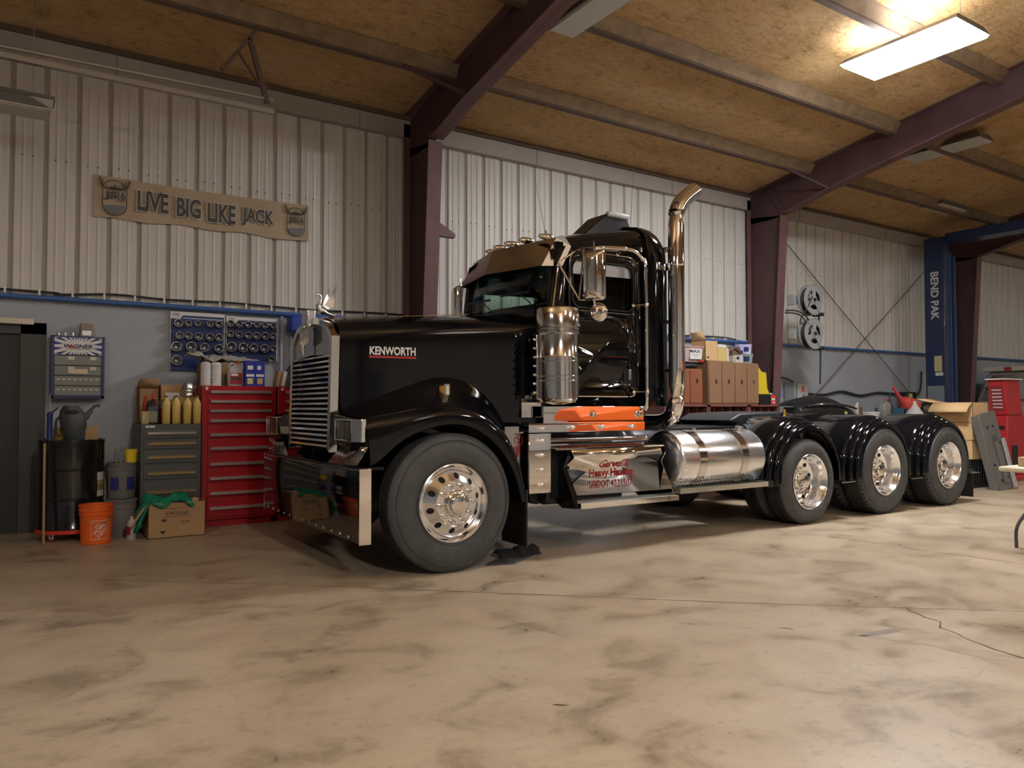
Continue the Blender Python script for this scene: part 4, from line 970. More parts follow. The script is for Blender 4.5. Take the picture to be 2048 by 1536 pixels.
def carton(name, label, x0, x1, y0, y1, z0, z1, m=None, flaps=None, mark=None, group=None, rz=0., cat='cardboard box', tape=True, curl=0.):
    cx, cy_ = (x0 + x1) / 2, (y0 + y1) / 2; w, d, h = x1 - x0, y1 - y0, z1 - z0; m = m or M_card
    t = T(name, label, cat, cx, cy_, z0, group, rz); b = MB()
    if flaps:
        th = .006
        b.box(-w / 2, w / 2, -d / 2, d / 2, 0, .006).box(-w / 2, -w / 2 + th, -d / 2, d / 2, 0, h).box(w / 2 - th, w / 2, -d / 2, d / 2, 0, h).box(-w / 2, w / 2, -d / 2, -d / 2 + th, 0, h).box(-w / 2, w / 2, d / 2 - th, d / 2, 0, h)
        obj('box_body', b, m, t, world=False, smooth=0)
        for side, ang in flaps:
            b = MB(); L = (d if side in 'fb' else w) / 2; wd = w if side in 'fb' else d; n = 6 if curl else 1; rows = []
            for k in range(n + 1):
                u = k / n * L; a = ang * (1 + curl * k / n); rows.append([(-wd / 2, -u * math.cos(a), u * math.sin(a)), (wd / 2, -u * math.cos(a), u * math.sin(a))])
            b.grid(rows); rot = {'f': 0, 'b': math.pi, 'l': -math.pi / 2, 'r': math.pi / 2}[side]; off = {'f': (0, -d / 2, h), 'b': (0, d / 2, h), 'l': (-w / 2, 0, h), 'r': (w / 2, 0, h)}[side]
            b.tf(Matrix.Translation(off) @ Matrix.Rotation(rot, 4, 'Z')); obj('flap', b, m, t, world=False, solid=.005, smooth=1)
    else:
        b.box(-w / 2, w / 2, -d / 2, d / 2, 0, h); obj('box_body', b, m, t, world=False, bevel=.004)
        if tape: b = MB(); b.box(-w / 2 - .0006, w / 2 + .0006, -.022, .022, h - .05, h + .0008); obj('tape', b, mat('packing_tape', (.42, .30, .17), .25), t, world=False)
    if mark: mark(t, w, d, h)
    return t
def lab(u0, u1, v0, v1, m=None, nm='label'):
    def f(t, w, d, h):
        b = MB(); b.box(-w / 2 + u0 * w, -w / 2 + u1 * w, -d / 2 - .0015, -d / 2 + .002, v0 * h, v1 * h); obj(nm, b, m or M_label_w, t, world=False, smooth=0)
    return f
carton('cardboard_box', 'brown cardboard box with white label behind the gold bottles', 1.38, 1.74, 8.98, 9.25, 1.12, 1.54, M_card, None, lab(.12, .52, .62, .80))
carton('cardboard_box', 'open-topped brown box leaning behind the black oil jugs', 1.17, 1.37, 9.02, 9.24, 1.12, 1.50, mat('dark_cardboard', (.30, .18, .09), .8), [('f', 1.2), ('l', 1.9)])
carton('parts_box', 'small yellow and white printed box at the left end of the grey cabinet', 1.15, 1.215, 8.65, 8.72, 1.12, 1.255, mat('yellow_print', (.40, .30, .10), .6), tape=False, mark=lab(.1, .5, .2, .8, mat('dim_white', (.4, .38, .34), .6)))
# nested silver rings/pots above the bottles: stand on a small brown box behind them
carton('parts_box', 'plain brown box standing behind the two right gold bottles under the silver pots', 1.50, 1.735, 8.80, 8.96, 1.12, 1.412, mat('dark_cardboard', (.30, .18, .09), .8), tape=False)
for i, (z, r, h) in enumerate([(1.414, .072, .045), (1.461, .070, .032), (1.495, .052, .065)]):
    b = MB(); b.lathe([(r * .9, 0), (r, .004), (r * .93, .010), (r * .93, h - .008), (r * 1.04, h - .004), (r * 1.04, h), (r * .88, h), (r * .88, .01), (.0001, .01)], (1.64, 8.87, z), 'z', 28)
    solo('silver_cup', b, M_silver, ['lowest', 'middle', 'topmost'][i] + ' of the three stacked silver cups behind the gold bottles', 'cup', 'stacked silver cups')
# spray cans
M_spr = mat('red_spray', (.45, .05, .03), .35)
for i, (x, h) in enumerate([(1.225, .30), (1.30, .33)]):
    t = T('spray_can', ['left', 'right'][i] + ' orange-red spray can behind the black oil jugs', 'spray can', x, 8.92, 1.12, 'spray cans on the grey cabinet')
    b = MB(); b.lathe([(.0001, 0), (.030, 0), (.033, .005), (.033, h - .08), (.02, h - .055), (.0001, h - .054)], (0, 0, 0), 'z', 18); obj('can_body', b, M_spr, t, world=False)
    b = MB(); b.lathe([(.018, h - .055), (.018, h - .005), (.0001, h)], (0, 0, 0), 'z', 12); obj('cap', b, M_spr, t, world=False)
# on the red cabinet: two stacks of white filter cups, oil jug, blue filter boxes, boxes, bag
for i, u in enumerate((412, 433)):
    p = at(u, 765, Y=8.82); t = T('filter_stack', ['left', 'right'][i] + ' stack of ribbed white paper filters on the red tool cabinet', 'filter', p.x, 8.84, 1.53, 'stacked filters on the red cabinet')
    b = MB(); pr = [(.0001, 0)]
    for k in range(15): z = k * .0165; pr += [(.050, z), (.054, z + .003), (.054, z + .010), (.047, z + .0125)]
    pr += [(.047, .25), (.03, .262), (.0001, .262)]; b.lathe(pr, (0, 0, 0), 'z', 24); obj('filters', b, mat('ribbed_white', (.75, .75, .76), .4), t, world=False, smooth=0)
p = at(470, 765, Y=8.85)
t = jug('oil_jug', 'silver-grey oil jug with red and black label on the red tool cabinet', mat('silver_plastic', (.40, .40, .41), .4), p.x, 8.85, 1.53, .17, .11, .265, M_spr, mat('red_dark_label', (.35, .02, .03), .5))
b = MB().mat(M_label_w).box(-.055, .02, -.0585, -.056, .115, .14); b.mat(M_text).box(-.06, .06, -.0585, -.056, .07, .10); obj('label_print', b, None, t, world=False)
def fbox(i, x, z, lab_):
    t = T('filter_box', lab_, 'box', x, 8.80, z, 'blue filter boxes on the red cabinet')
    b = MB(); b.box(-.053, .053, -.05, .05, 0, .17 if z < 1.6 else .115); obj('box_body', b, mat('blue_carton', (.02, .03, .30), .45), t, world=False, bevel=.002)
    b = MB().mat(M_label_w); h = .145
    if z < 1.6:
        b.box(-.043, .043, -.0515, -.0495, .108, .135); b.mat(mat('print_yellow', (.6, .52, .22), .6) if i % 2 else mat('print_orange', (.62, .38, .12), .6)).box(-.03, .03, -.0515, -.0495, .025, .09)
    else: b.box(-.03, .01 if i % 2 else .03, -.0515, -.0495, .015, .06)
    obj('label', b, None, t, world=False)
pa = at(498, 765, Y=8.80).x; pb = pa + .108
fbox(1, pa, 1.53, 'lower left blue filter box of the block of four on the red cabinet'); fbox(0, pb, 1.53, 'lower right blue filter box of the block of four on the red cabinet')
fbox(2, pa, 1.7015, 'upper left blue filter box of the block of four on the red cabinet'); fbox(3, pb, 1.7015, 'upper right blue filter box of the block of four on the red cabinet')
for i, (u, tl, c) in enumerate([(552, .18, M_card), (562, .22, M_label_w)]):
    p = at(u, 765, Y=8.8); b = MB(); b.box(-.02, .02, -.06, .06, 0, .17); b.tf(Matrix.Translation((p.x, 8.8, 1.538)) @ Matrix.Rotation(tl, 4, 'Y'))
    solo('flat_box', b, c, ['brown flat box leaning between the blue filter boxes and the truck grille', 'white flat box leaning beside the truck grille'][i], 'box', smooth=0)
# crumpled clear plastic bag over cardboard behind
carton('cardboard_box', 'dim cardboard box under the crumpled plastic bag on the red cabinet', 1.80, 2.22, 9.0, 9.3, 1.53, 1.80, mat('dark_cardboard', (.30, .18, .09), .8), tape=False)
b = MB(); n = 18; rows = []
for i in range(n + 1):
    r = []
    for j in range(n + 1):
        u, v = i / n, j / n; e = math.sin(math.pi * u) * math.sin(math.pi * v)
        r.append((1.66 + .78 * u, 8.98 + .30 * v, 1.80 + .05 * e + random.uniform(0, .055) + (.06 if u < .2 else 0)))
    rows.append(r)
b.grid(rows)
solo('plastic_bag', b, mat('grey_film', (.38, .37, .35), .22, spec=.8), 'crumpled grey plastic bag lying over the box behind the white filters', 'bag', smooth=.2, solid=.003)
b = MB(); rows = []
for i in range(13):
    r = []
    for j in range(13):
        u, v = i / 12, j / 12; r.append((2.72 + .40 * u, 8.85 + .35 * v, 1.534 + .30 * math.sin(math.pi * min(1, u * 1.2)) ** .5 * (math.sin(math.pi * v) ** .5 if 0 < v < 1 else 0) + (random.uniform(0, .03) if 0 < v < 1 and 0 < u < 1 else 0)))
    rows.append(r)
b.grid(rows); solo('plastic_bag', b, mat('dark_film', (.10, .095, .09), .35), 'dark plastic sack bulging on the second red cabinet beside the grille', 'bag', smooth=.3)
# socket boards with sockets
def board(u0, u1, zt, zb, label, name_txt):
    x0 = at(u0, 640, Y=WL - .035).x; x1 = at(u1, 640, Y=WL - .035).x
    t = T('socket_board', label, 'tool board', (x0 + x1) / 2, WL - .03, zb)
    b = MB(); b.box(x0, x1, WL - .035, WL - .022, zb, zt); obj('board', b, M_navy, t, bevel=.002)
    b = MB().mat(M_label_w); y = WL - .0365
    b.prism([(x0 + .005, zt - .004), (x1 - .005, zt - .004), (x1 - .005, zt - .045), (x0 + .14, zt - .045), (x0 + .11, zt - .085), (x0 + .005, zt - .085)], 'xz', y, y + .002)
    b.box(x0, x0 + .008, y, y + .002, zb, zt); b.box(x1 - .010, x1, y, y + .002, zb, zt)
    b.mat(mat('pale_print', (.4, .45, .6), .5)).box(x0 + .14, x1 - .02, y, y + .002, zt - .082, zt - .070)
    b.mat(M_text); text_on(b, name_txt, .075, .032, lambda u, v: (x0 + .065 + u, y - .001, zt - .042 + v), offset=.03)
    obj('header_print', b, None, t, smooth=0)
    return x0, x1
board(340, 449.5, 2.405, 1.72, 'left blue board with white header hung with chrome sockets', 'OTC')
board(452, 555, 2.39, 1.86, 'right blue board with white header hung with chrome sockets', 'OTC')
M_sock = mat('socket_chrome', (.55, .56, .58), .22, metal=1.)
SR = [('left', [[(210, 345, 65), (358, 352, 50), (497, 355, 45), (688, 362, 50), (823, 368, 55)], [(228, 535, 60), (360, 540, 58), (515, 550, 62), (685, 562, 60), (825, 570, 62)], [(178, 703, 78), (400, 708, 78), (608, 720, 72), (822, 735, 68)], [(182, 912, 80)]]),
      ('right', [[(1000, 352, 52), (1130, 362, 52), (1268, 370, 50), (1398, 378, 48), (1520, 382, 48), (1648, 392, 42)], [(995, 515, 52), (1128, 525, 55), (1265, 535, 55), (1395, 542, 57), (1525, 545, 58), (1650, 552, 52)], [(1015, 710, 78), (1192, 720, 76), (1352, 727, 70), (1515, 735, 66), (1650, 742, 52)], [(1020, 905, 55), (1195, 900, 45), (1620, 905, 55)]])]
for side, rows in SR:
    for ri, row in enumerate(rows):
        for ci, (u, v, r) in enumerate(row):
            L = .07; p = at(330 + u / 7.585, 600 + v / 7.585, Y=WL - .04 - L); rr = r / 7.585 / 1530 * (p.x * .55 + p.y * .835)
            ri_txt = ['top', 'second', 'third', 'bottom'][ri]; n = len(row)
            lb = ('only chrome socket in the bottom row of the left blue board' if n == 1 else '%s socket from the left in the %s row of the %s blue board' % (ORD[ci], ri_txt, side))
            t = T('socket', lb, 'socket', p.x, WL - .037, p.z - rr, 'sockets on the blue boards')
            b = MB().mat(M_sock); c = (p.x, WL - .037, p.z)
            b.lathe([(.4 * rr, 0), (rr * .92, 0), (rr, -.006), (rr, -L + .004), (rr * .95, -L), (rr * .80, -L)], c, 'y', 18)
            b.lathe([(rr * .80, -L), (rr * .76, -.02), (rr * .3, -.02)], c, 'y', 12)
            obj('socket_body', b, None, t)
            b = MB().mat(mat('socket_bore', (.06, .065, .08), .35, metal=.7)); b.lathe([(.74 * rr, -.0205), (.32 * rr, -.021), (.30 * rr, -.021)], c, 'y', 18); b.mat(M_label_w).box(p.x - .25 * rr, p.x + .25 * rr, WL - .062, WL - .058, p.z - .35 * rr, p.z + .1 * rr); obj('socket_drive', b, None, t)
# blue roll-up behind the grille at the wall
b = MB(); b.box(2.86, 3.9, WL - .28, WL - .10, 2.22, 2.42); solo('blue_awning_box', b, M_blue, 'long blue case mounted on the wall right of the socket boards', 'case', bevel=.02)
b = MB(); b.box(2.80, 2.83, WL - .06, WL - .022, 1.6, 2.42); b.box(2.92, 2.95, WL - .06, WL - .022, 1.6, 2.2); solo('wall_rail', b, mat('pale_blue_metal', (.35, .38, .45), .4), 'pair of pale vertical wall rails right of the socket boards', 'rail')
# bulb cabinet (WAGNER)
t = T('bulb_cabinet', 'small blue wall cabinet of clear parts drawers with a starburst sign', 'wall cabinet', .62, WL - .1, 1.39)
b = MB(); x0, x1, z0, z1, yf = .37, .87, 1.39, 2.055, WL - .15
b.box(x0, x0 + .03, yf, WL - .025, z0, z1).box(x1 - .03, x1, yf, WL - .025, z0, z1).box(x0, x1, yf, WL - .025, z1 - .015, z1).box(x0, x1, yf, WL - .025, z0, z0 + .03).box(x0, x1, WL - .04, WL - .025, z0, z1)
obj('frame', b, mat('cabinet_blue', (.03, .035, .13), .4), t, bevel=.003)
b = MB().mat(M_label_w); b.box(x0 + .03, x1 - .03, yf - .002, yf + .006, z1 - .20, z1 - .015)
b.mat(mat('sign_blue', (.02, .025, .20), .5)); cxs, czs = .62, z1 - .108; hw, hh = .22, .0925
def edge(a):
    dx, dz = math.cos(a), math.sin(a); k = min(hw / max(1e-6, abs(dx)), hh / max(1e-6, abs(dz))); return dx * k, dz * k
for k in range(22):
    a = 2 * math.pi * (k + .5) / 22
    dx, dz = math.cos(a), math.sin(a); e = 1 / math.sqrt((dx / .14) ** 2 + (dz / .062) ** 2)
    p0 = (cxs + dx * e, czs + dz * e); q0 = edge(a - .075); q1 = edge(a + .075)
    if (abs(q0[0]) + abs(q0[1])) > .9 * math.hypot(dx * e, dz * e): b.add([(p0[0], yf - .003, p0[1]), (cxs + q0[0], yf - .003, czs + q0[1]), (cxs + q1[0], yf - .003, czs + q1[1])], [(0, 1, 2)])
obj('starburst_sign', b, None, t, smooth=0)
b = MB().mat(mat('sign_navy', (.01, .012, .09), .5)); text_on(b, 'W GNER', .27, .042, lambda u, v: (cxs + u, yf - .0045, czs + v), offset=.03, shear=.15)
b.mat(M_redl).add([(cxs - .095, yf - .005, czs - .021), (cxs - .035, yf - .005, czs - .021), (cxs - .062, yf - .005, czs + .023)], [(0, 1, 2)]); b.mat(M_text).box(cxs - .11, cxs + .11, yf - .0045, yf - .004, czs - .034, czs - .029)
obj('sign_lettering', b, None, t, smooth=0)
M_draw = mat('clear_drawer', (.30, .31, .28), .2, trans=.3)
for r in range(4):
    za = 1.855 - (r + 1) * .108; zb_ = za + .10
    b = MB(); b.box(x0 + .032, x1 - .032, yf + .004, yf + .10, za, zb_); d = obj('clear_drawer', b, M_draw, t, bevel=.003)
    b = MB(); b.box(x0 + .03, x1 - .03, yf - .003, yf + .004, za - .008, za + .001); obj('shelf_lip', b, M_black_pl, d)
    n = 8 if r > 1 else 4
    for k in range(n):
        b = MB(); xx = x0 + .055 + k * (.41 / n); b.box(xx, xx + (.03 if n == 8 else .06), yf - .001, yf + .003, za + .055, za + .068 if n == 8 else za + .09)
        if n == 8 or k in (1, 3): obj('drawer_tag', b, mat('tag_paper', (.55, .55, .42), .6), d, smooth=0)
b = MB(); b.box(.53, .71, yf - .006, yf - .003, 1.655, 1.705); obj('masking_tape', b, mat('masking_tape', (.62, .52, .38), .6), t, smooth=0)
carton('small_parts_box', 'small printed carton standing on the starburst wall cabinet', .64, .76, WL - .12, WL - .03, 2.055, 2.20, mat('printed_carton', (.30, .24, .20), .6), tape=False, mark=lab(.15, .85, .1, .45, mat('silver_print', (.5, .5, .5), .3, metal=.5)))
for i, x in enumerate((.44, .50, .57)):
    b = MB(); b.cyl((x, WL - .1, 2.055), (x, WL - .1, 2.085), .018, n=12); b.ball((x, WL - .1, 2.09), .013, 6); solo('light_bulb', b, M_silver, ['leftmost', 'middle', 'rightmost'][i] + ' tiny loose bulb lying on top of the starburst cabinet', 'bulb', 'loose bulbs on the wall cabinet')
# drum on a red dolly
t = T('oil_drum', 'black steel oil drum standing on a red dolly', 'drum', .545, 8.80, .114)
R = .285; b = MB(); pr = [(.0001, .02), (R - .01, .02), (R + .004, .0), (R + .004, .015), (R, .022)]
for z in (.29, .575): pr += [(R, z - .012), (R + .010, z - .004), (R + .010, z + .004), (R, z + .012)]
pr += [(R, .83), (R + .005, .838), (R + .005, .862), (R - .008, .866), (R - .012, .85), (.0001, .85)]
b.lathe(pr, (0, 0, 0), 'z', 48); obj('drum_body', b, mat('drum_black', (.010, .010, .012), .16, coat=.5), t, world=False)
b = MB().mat(mat('dim_yellow_label', (.40, .36, .10), .6)); vs = []
def onc(a, z, r=R + .002): return (r * math.cos(a), r * math.sin(a), z)
a0 = R_(-44)
for q, (m_, za, zb_) in enumerate([(M_label_w, .46, .54), (mat('dim_yellow_label'), .42, .46), (mat('olive_label', (.22, .22, .08), .6), .36, .42), (M_label_w, .30, .36)]):
    b.mat(m_); b.grid([[onc(a0 + .42 * k / 6, za), onc(a0 + .42 * k / 6, zb_)] for k in range(7)])
obj('drum_label', b, None, t, world=False)
b = MB(); b.cyl((.12, -.12, .85), (.12, -.12, .868), .03); obj('bung', b, M_silver, t, world=False)
t = T('drum_dolly', 'round red dolly with casters under the oil drum', 'dolly', .545, 8.80, 0)
b = MB(); b.lathe([(.27, .075), (.30, .075), (.305, .08), (.305, .112), (.298, .112), (.298, .085), (.27, .085), (.27, .075)], (0, 0, 0), 'z', 40); b.box(-.29, .29, -.02, .02, .08, .10); b.box(-.02, .02, -.29, .29, .08, .10); b.lathe([(.0001, .1), (.28, .1), (.28, .114), (.0001, .114)], (0, 0, 0), 'z', 32)
obj('dolly_ring', b, mat('dolly_red', (.70, .05, .03), .45), t, world=False)
for k in range(4):
    a = R_(45 + 90 * k); c = (.25 * math.cos(a), .25 * math.sin(a)); b = MB().mat(M_redl); b.cyl((c[0] - .012, c[1], .032), (c[0] + .012, c[1], .032), .032, n=16); b.mat(M_silver).box(c[0] - .018, c[0] - .013, c[1] - .015, c[1] + .015, .03, .078).box(c[0] + .013, c[0] + .018, c[1] - .015, c[1] + .015, .03, .078); obj('caster', b, None, t, world=False)
# oil drain can with spout on the drum
t = T('oil_can', 'dark grey plastic oil can with a long spout on the black drum', 'oil can', .55, 8.74, .966)
b = MB(); secs = []
for z, rx, ry, ox in ((0, .09, .09, 0), (.02, .10, .10, 0), (.14, .14, .12, -.0), (.24, .145, .12, -.01), (.30, .12, .10, -.02), (.345, .075, .08, -.03)): secs.append([(ox + .82 * rx * math.cos(2 * math.pi * k / 24), ry * math.sin(2 * math.pi * k / 24), z) for k in range(24)])
b.loft(secs, True, False)
secs = [[(-.03 + r_ * math.cos(2 * math.pi * k / 24), r2 * math.sin(2 * math.pi * k / 24), z) for k in range(24)] for z, r_, r2 in ((.345, .062, .08), (.335, .054, .07), (.27, .05, .06))]; b.loft(secs, True, True)
obj('can_body', b, mat('grey_oilcan', (.055, .06, .065), .5), t, world=False)
b = MB(); b.tube([(.07, -.02, .22), (.12, -.02, .26), (.16, -.02, .32), (.19, -.02, .345), (.225, -.02, .345)], [.04, .024, .016, .014, .016], 12, smooth=4); obj('spout', b, MT['grey_oilcan'], t, world=False)
b = MB(); b.ball((-.02, -.075, .275), .055, 10, (1.25, .75, .62)); obj('opening', b, mat('can_opening', (.012, .013, .015), .7), t, world=False)
b = MB(); b.tube([(-.11, 0, .24), (-.15, 0, .2), (-.15, 0, .08), (-.12, 0, .04)], .012, 8, smooth=3); obj('handle', b, MT['grey_oilcan'], t, world=False)
t = T('grease_gun', 'slim blue and silver grease gun standing on the drum beside the door frame', 'grease gun', .345, 8.72, .966)
b = MB(); b.lathe([(.0001, 0), (.028, 0), (.028, .03), (.025, .04), (.025, .24), (.028, .25), (.028, .27), (.012, .285), (.0001, .286)], (0, 0, 0), 'z', 18); obj('barrel', b, mat('gun_blue', (.02, .03, .14), .4), t, world=False)
b = MB(); b.cyl((0, 0, .28), (0, 0, .46), .006, n=8); obj('rod', b, M_silver, t, world=False); b = MB(); b.tube([(.0, 0, .27), (.03, 0, .29), (.07, 0, .33)], .008, 8); obj('lever', b, M_black_pl, t, world=False)
for i, (x0, x1, zt, m_) in enumerate([(.385, .47, 1.09, mat('yellow_box', (.50, .34, .05), .6)), (.66, .78, 1.10, M_card)]):
    carton('small_box', ['yellow box standing behind the oil can', 'brown box standing right behind the oil can'][i], x0, x1, 8.86, 8.98, .966, zt, m_, tape=False)
b = MB(); b.bar((.30, 8.46, .005), (.30, 8.56, .95), .05, .02, (1, 0, 0)); solo('wooden_plank', b, mat('old_yellow_wood', (.33, .20, .07), .8), 'narrow yellowish board standing at the left of the drum', 'board', smooth=0)
b = MB(); b.box(.84, .865, 8.86, 8.88, .0, .97); solo('wooden_batten', b, mat('pale_batten', (.42, .38, .32), .7), 'pale thin batten standing just right of the drum', 'board', smooth=0)
# orange bucket
t = T('bucket', 'orange plastic bucket with white printed logo on the floor before the drum', 'bucket', .725, 8.33, 0)
b = MB(); b.lathe([(.0001, .004), (.125, .0), (.13, .004), (.142, .27), (.150, .275), (.150, .285), (.143, .288), (.144, .31), (.152, .315), (.152, .325), (.146, .33), (.147, .355), (.153, .358), (.153, .37), (.142, .37), (.141, .35), (.12, .02), (.0001, .015)], (0, 0, 0), 'z', 48); obj('pail', b, M_orange, t, world=False)
b = MB().mat(mat('print_white', (.7, .62, .58), .6)); ac = R_(-90)
def wrap(u, v): r = .1305 + .0125 * (v + .14) / .27 + .0015; a = ac + .20 + u / .14; return (r * math.cos(a), r * math.sin(a), .14 + v)
def rot45(fn): return lambda u, v: fn((u - v) * .7071, (u + v) * .7071)
for s_, off, w_ in (('THE', .052, .05), ('HOME', .018, .13), ('DEPOT', -.028, .13)):
    o = len(b.v); text_on(b, s_, w_, .034 if s_ != 'THE' else .022, lambda u, v, off=off: (u, v + off, 0), offset=.02)
    for i in range(o, len(b.v)): p = b.v[i]; b.v[i] = Vector(wrap((p.x - p.y) * .7071, (p.x + p.y) * .7071))
for (ua, va, ub, vb) in ((-.085, -.09, .085, -.085), (-.085, .085, .085, .09), (-.085, -.09, -.081, .09), (.081, -.09, .085, .09)):
    n = 10; b.grid([[wrap(ua + (ub - ua) * k / n, va), wrap(ua + (ub - ua) * k / n, vb)] for k in range(n + 1)])
obj('printed_logo', b, None, t, world=False, smooth=0)
b = MB(); b.tube([(.150 * math.cos(R_(a)), -.02 - .0 + .150 * math.sin(R_(a)) * .98, .30 - .10 * math.sin(R_(-a)) ** 2) for a in range(-180, 1, 15)], .0025, 6); obj('wire_handle', b, M_silver, t, world=False)
# pails
def pail(name, label, x, y, z, r, h, m, lid=None, band=None, group=None):
    t = T(name, label, 'bucket', x, y, z, group); b = MB(); b.lathe([(.0001, .003), (r * .88, 0), (r * .89, .005), (r * .97, h * .78), (r * 1.02, h * .79), (r * 1.02, h * .81), (r * .98, h * .82), (r, h - .02), (r * 1.03, h - .015), (r * 1.03, h), (r * .96, h), (r * .85, .02), (.0001, .015)], (0, 0, 0), 'z', 36); obj('pail', b, m, t, world=False)
    if band:
        b = MB().mat(band)
        for a_ in (R_(-125), R_(-60)): b.grid([[(r * .99 * math.cos(a_ + .6 * k / 5 - .3), r * .99 * math.sin(a_ + .6 * k / 5 - .3), h * .25), (r * 1.0 * math.cos(a_ + .6 * k / 5 - .3), r * 1.0 * math.sin(a_ + .6 * k / 5 - .3), h * .6)] for k in range(6)])
        obj('printed_label', b, None, t, world=False)
    if lid: b = MB(); b.lathe([(.0001, h + .008), (r * 1.0, h + .008), (r * 1.05, h + .002), (r * 1.05, h - .015)], (0, 0, 0), 'z', 36); obj('lid', b, lid, t, world=False)
    return t
pail('pail', 'grey pail with blue print, upper of the two stacked beside the drum', 0.985, 8.74, .375, .14, .36, M_pail, band=mat('dim_blue_print', (.02, .03, .16), .5))
pail('pail', 'plain grey pail, lower of the two stacked beside the drum', 0.985, 8.72, 0, .14, .36, mat('grey_pail_pale', (.21, .195, .18), .55), lid=M_pail)
pail('yellow_tub', 'small yellow tub sitting on the upper grey pail', 1.06, 8.68, .737, .06, .13, M_yellow)
for i in range(3):
    b = MB(); x = .935 + i * .035; b.cyl((x, 8.74, .72), (x - .01 + .02 * i, 8.76, .87 + .012 * i), .014, n=12); solo('caulk_tube', b, mat('grey_tube', (.22, .22, .21), .5), ['leftmost', 'middle', 'rightmost'][i] + ' grey tube sticking out of the upper grey pail', 'tube', 'tubes in the grey pail')
t = T('spray_bottle', 'white bottle with red print left of the cardboard box with green cloth', 'bottle', 1.035, 8.36, 0)
b = MB(); b.lathe([(.0001, 0), (.042, 0), (.045, .006), (.045, .15), (.036, .18), (.016, .2), (.016, .225), (.0001, .226)], (0, 0, 0), 'z', 20); obj('bottle_body', b, mat('dim_white_plastic', (.42, .40, .38), .5), t, world=False)
b = MB(); b.lathe([(.0458, .05), (.0458, .13)], (0, 0, 0), 'z', 20, a0=R_(150), a1=R_(250)); obj('red_print', b, M_redtext, t, world=False)
# cardboard box with green cloth
def boxmark(t, w, d, h):
    b = MB().mat(M_text); y = -d / 2 - .001
    text_on(b, 'CXCZS-JS', .21, .038, lambda u, v: (.0 + u, y, .235 + v), offset=.02); text_on(b, 'LUBRICANTS', .15, .016, lambda u, v: (.0 + u, y, .285 + v))
    b.box(-.13, .15, y - .0002, y, .205, .209); b.box(.03, .12, y - .0002, y, .15, .156); b.box(.04, .11, y - .0002, y, .135, .139)
    b.add([(-.15, y, .175), (-.12, y, .19), (-.09, y, .175), (-.12, y, .155)], [(0, 1, 2, 3)]); b.add([(-.16, y, .07), (-.10, y, .07), (-.13, y, .035)], [(0, 1, 2)])
    obj('printed_text', b, None, t, world=False, smooth=0)
carton('cardboard_box', 'open cardboard box with a green cloth over its corner on the floor', 1.165, 1.70, 8.26, 8.57, 0, .345, M_card, [('l', -1.0)], boxmark)
b = MB(); rows = []; random.seed(3)
for i in range(19):
    r = []
    for j in range(15):
        u, v = i / 18, j / 14
        x = 1.06 + .52 * u; y = 8.225 + .30 * v
        if u < .22: z = .10 + (.27) * (u / .22) ** .8 - .03 * math.sin(v * 9)
        else: z = .365 + .045 * math.sin(u * 11 + v * 5) * math.sin(v * 7 + 1) + random.uniform(0, .03)
        x += .018 * math.sin(v * 23) + random.uniform(-.006, .006)
        if v < .12 and u > .22: z -= .035
        r.append((x, y, z))
    rows.append(r)
b.grid(rows); solo('green_cloth', b, M_green, 'crumpled green cloth spilling over the corner of the cardboard box', 'cloth', smooth=1.5, solid=.004)
for i, (x, y, c) in enumerate([(1.42, 8.35, M_label_w), (1.52, 8.38, M_black_rub), (1.60, 8.36, M_card_l)]):
    b = MB(); b.ball((x, y, .345), .045, 8, (1.2, 1, .8)); solo('rag', b, c, ['white', 'black', 'tan'][i] + ' bundle poking out of the open cardboard box', 'rag', smooth=.9)
# banner
yb = WL - .012; t = T('banner', 'tan wall banner with dark lettering and antler badges', 'banner', 1.95, yb, 3.38)
b = MB(); rows = []; nx = 60
def bz(u, v): # v 0 bottom 1 top
    return 3.385 + v * .475 + (.0 - .035 * math.sin(math.pi * u)) * (v - .5) * 1.0 + .012 * math.sin(u * 21) * (1 - v)
for i in range(nx + 1):
    u = i / nx; rows.append([(.75 + 2.40 * u, yb - .006 - .008 * math.sin(u * 31 + v * 3) * (.3 + v * (1 - v) * 2) - .01 * abs(math.sin(u * 9 - v * 6)) * (v < .35), bz(u, v)) for v in [j / 8 for j in range(9)]])
b.grid(rows); obj('banner_cloth', b, mat('banner_tan', (.50, .40, .28), .7, var=.12, vscale=4), t, smooth=1.5)
M_bt = mat('banner_ink', (.085, .08, .075), .7); yi = yb - .030
b = MB().mat(mat('banner_outline', (.60, .57, .52), .7)); words = [('LIVE', 1.347, .325, 3.628), ('BIG', 1.727, .265, 3.616), ('LIKE', 2.094, .32, 3.602), ('JACK', 2.52, .385, 3.605)]
for s_, xc, w_, zc in words: text_on(b, s_, w_ + .018, .250, lambda u, v, xc=xc, zc=zc: (xc + u, yi + .002, zc + v), offset=.066)
b.mat(M_bt)
for s_, xc, w_, zc in words: text_on(b, s_, w_, .228, lambda u, v, xc=xc, zc=zc: (xc + u, yi, zc + v), offset=.032)
obj('lettering', b, None, t, smooth=0)
